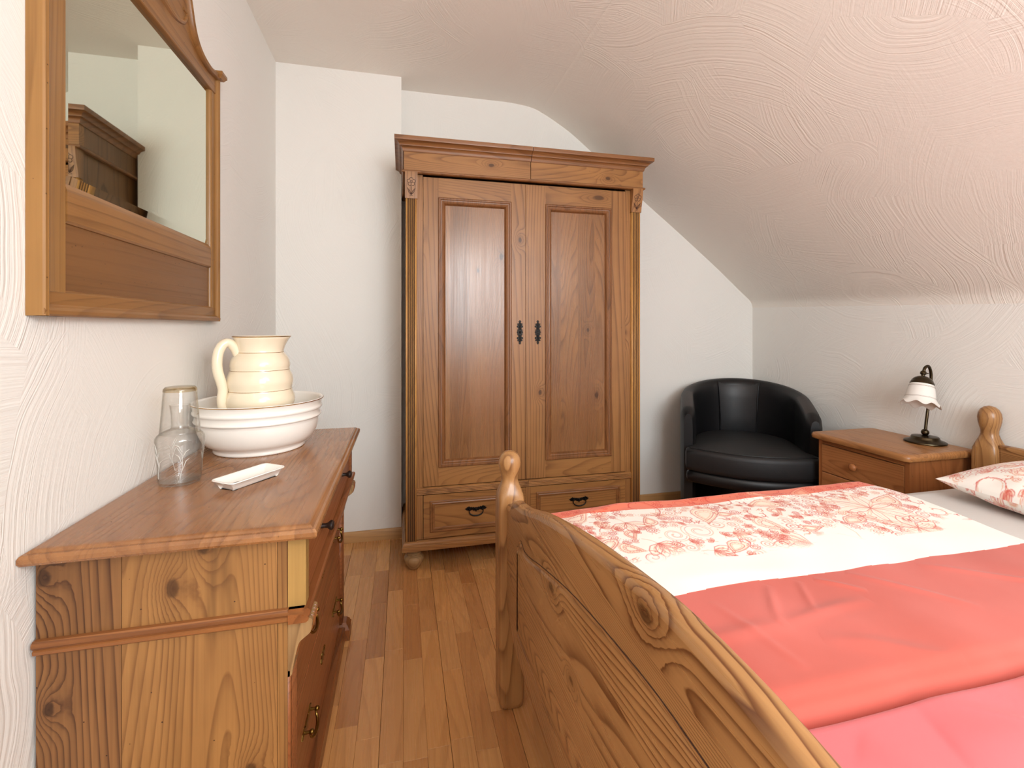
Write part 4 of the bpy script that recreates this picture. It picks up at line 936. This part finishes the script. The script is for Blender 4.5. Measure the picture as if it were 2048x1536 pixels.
for sg in (-1, 1):
    L = []
    for i in range(9):
        x, y, nx_, ny_ = path[(2+i) if sg < 0 else K-3-i]; q = abs(2*((2+i) if sg < 0 else K-3-i)/(K-1)-1); h = .850-.145*q**1.9
        L.append([(x+nx_*o, y+ny_*o, h+dz) for o, dz in ((.034, -.013), (.020, -.0015), (0, .0015), (-.016, -.002), (-.03, -.012))])
    MB().loops(L, closed=False, cap0=False, cap1=False).build('arm_patch', M['worn'], A, 60, world=False, label='worn greyish arm top')

# ---------------------------------------------------------------- nightstand and lamp
Ns = thing('nightstand', 'small pine nightstand with a drawer and rounded top, between armchair and bed', 'nightstand', (2.27, 1.75, 0))
MB().poly(rrect(2.062, 2.474, 1.508, 1.998, .03, 5), [(.012, .628), (.003, .632), (0, .641), (.001, .650), (.006, .657), (.015, .660)]).build('top', M['ns_top'], Ns, 40)
MB().box(2.102, 2.462, 1.532, 1.552, .0, .628, .001).build('side_panel', M['ns_z'], Ns, 30)
MB().box(2.102, 2.462, 1.954, 1.974, .0, .628, .001).build('side_panel', M['ns_z'], Ns, 30)
MB().box(2.45, 2.46, 1.552, 1.954, .05, .628).build('back_panel', M['ns_z'], Ns, 0)
MB().box(2.104, 2.45, 1.552, 1.954, .06, .078).build('bottom_panel', M['ns_y'], Ns, 0)
MB().box(2.104, 2.45, 1.552, 1.954, .605, .628).build('top_rail', M['ns_y'], Ns, 0)
d = MB().box(2.098, 2.118, 1.554, 1.952, .464, .602, .002).build('drawer', M['ns_y'], Ns, 30)
k = MB().lathe([(1e-4, -.002), (.008, -.002), (.0075, .006), (.010, .011), (.0165, .015), (.0185, .021), (.016, .027), (.009, .031), (1e-4, .032)], (0, 0, 0), 24); k.v = [(2.098-dd, 1.770+a, .535+b) for a, b, dd in k.v]; k.build('knob', M['ns_z'], d, 50)
d = MB().box(2.098, 2.118, 1.554, 1.952, .080, .460, .002).build('door', M['ns_y'], Ns, 30)
k = MB().lathe([(1e-4, -.002), (.008, -.002), (.0075, .006), (.010, .011), (.0165, .015), (.0185, .021), (.016, .027), (.009, .031), (1e-4, .032)], (0, 0, 0), 24); k.v = [(2.098-dd, 1.600+a, .30+b) for a, b, dd in k.v]; k.build('knob', M['ns_z'], d, 50)
lb = (2.388, 1.672)
Lp = thing('table_lamp', 'small bronze bedside lamp with white frilled glass shade, on the nightstand', 'lamp', (lb[0], lb[1], .6605))
lz = .6605
MB().lathe([(1e-4, 0), (.077, 0), (.079, .003), (.078, .007), (.070, .011), (.058, .015), (.053, .020), (.052, .026), (.049, .030), (.030, .033), (.012, .035), (1e-4, .035)], (lb[0], lb[1], lz), 48).build('base', M['bronze'], Lp, 40)
stp = smooth_curve([(lb[0], lb[1], lz+.045), (lb[0]+.010, lb[1]+.0005, lz+.11), (lb[0]+.026, lb[1]+.001, lz+.20), (lb[0]+.036, lb[1]+.001, lz+.275), (lb[0]+.034, lb[1]-.001, lz+.325), (lb[0]+.016, lb[1]-.004, lz+.357), (lb[0]-.008, lb[1]-.006, lz+.352), (lb[0]-.020, lb[1]-.007, lz+.330)], 6)
sm = MB().tube(stp, .0062, 10); sm.ball((lb[0], lb[1], lz+.048), .0155, 10); sm.build('stem', M['bronze'], Lp, 50)
ax = Vector((-.30, -.10, -1)).normalized(); ox = Vector((lb[0]-.020, lb[1]-.007, lz+.332))
e1 = ax.cross(Vector((0, 1, 0))).normalized(); e2 = ax.cross(e1)
def lathe_axis(prof, n=48, f=None):
    L = []
    for r, t in prof: L.append([tuple(ox+ax*(t+(f(r, t, 2*PI*k/n)[1] if f else 0))+(e1*math.cos(2*PI*k/n)+e2*math.sin(2*PI*k/n))*(r+(f(r, t, 2*PI*k/n)[0] if f else 0))) for k in range(n)])
    return MB().loops(L, True, False, False)
sh = lathe_axis([(1e-4, -.004), (.008, -.004), (.012, .002), (.012, .010), (.007, .014), (.007, .020), (.018, .023), (.030, .030), (.038, .040), (.042, .050), (.044, .052), (.045, .060), (.041, .061), (.03, .045), (1e-4, .035)])
sh.tube([tuple(ox+ax*.008), tuple(ox+ax*.008+Vector((.03, .0, .0)))], .003, 6)
sh.build('shade_holder', M['bronze'], Lp, 40)
def frill(r, t, a):
    k = max(0, (t-.115)/.055)**1.5; return (.006*k*math.cos(8*a), .011*k*math.cos(8*a+.3))
prof_s = smooth_curve([(.042, .058), (.046, .068), (.050, .085), (.053, .105), (.056, .122), (.060, .134), (.067, .146), (.075, .156)], 3)
lathe_axis(prof_s+[(r-.003, t) for r, t in prof_s[::-1]], 80, frill).build('lamp_shade', M['opal'], Lp, 60)
for r, t in ((.0468, .070), (.0476, .073), (.0562, .122), (.0568, .125)):
    lathe_axis([(r-.0005, t-.0007), (r+.0006, t), (r-.0005, t+.0007)], 64, frill).build('painted_line', M['brownline'], Lp, 60)
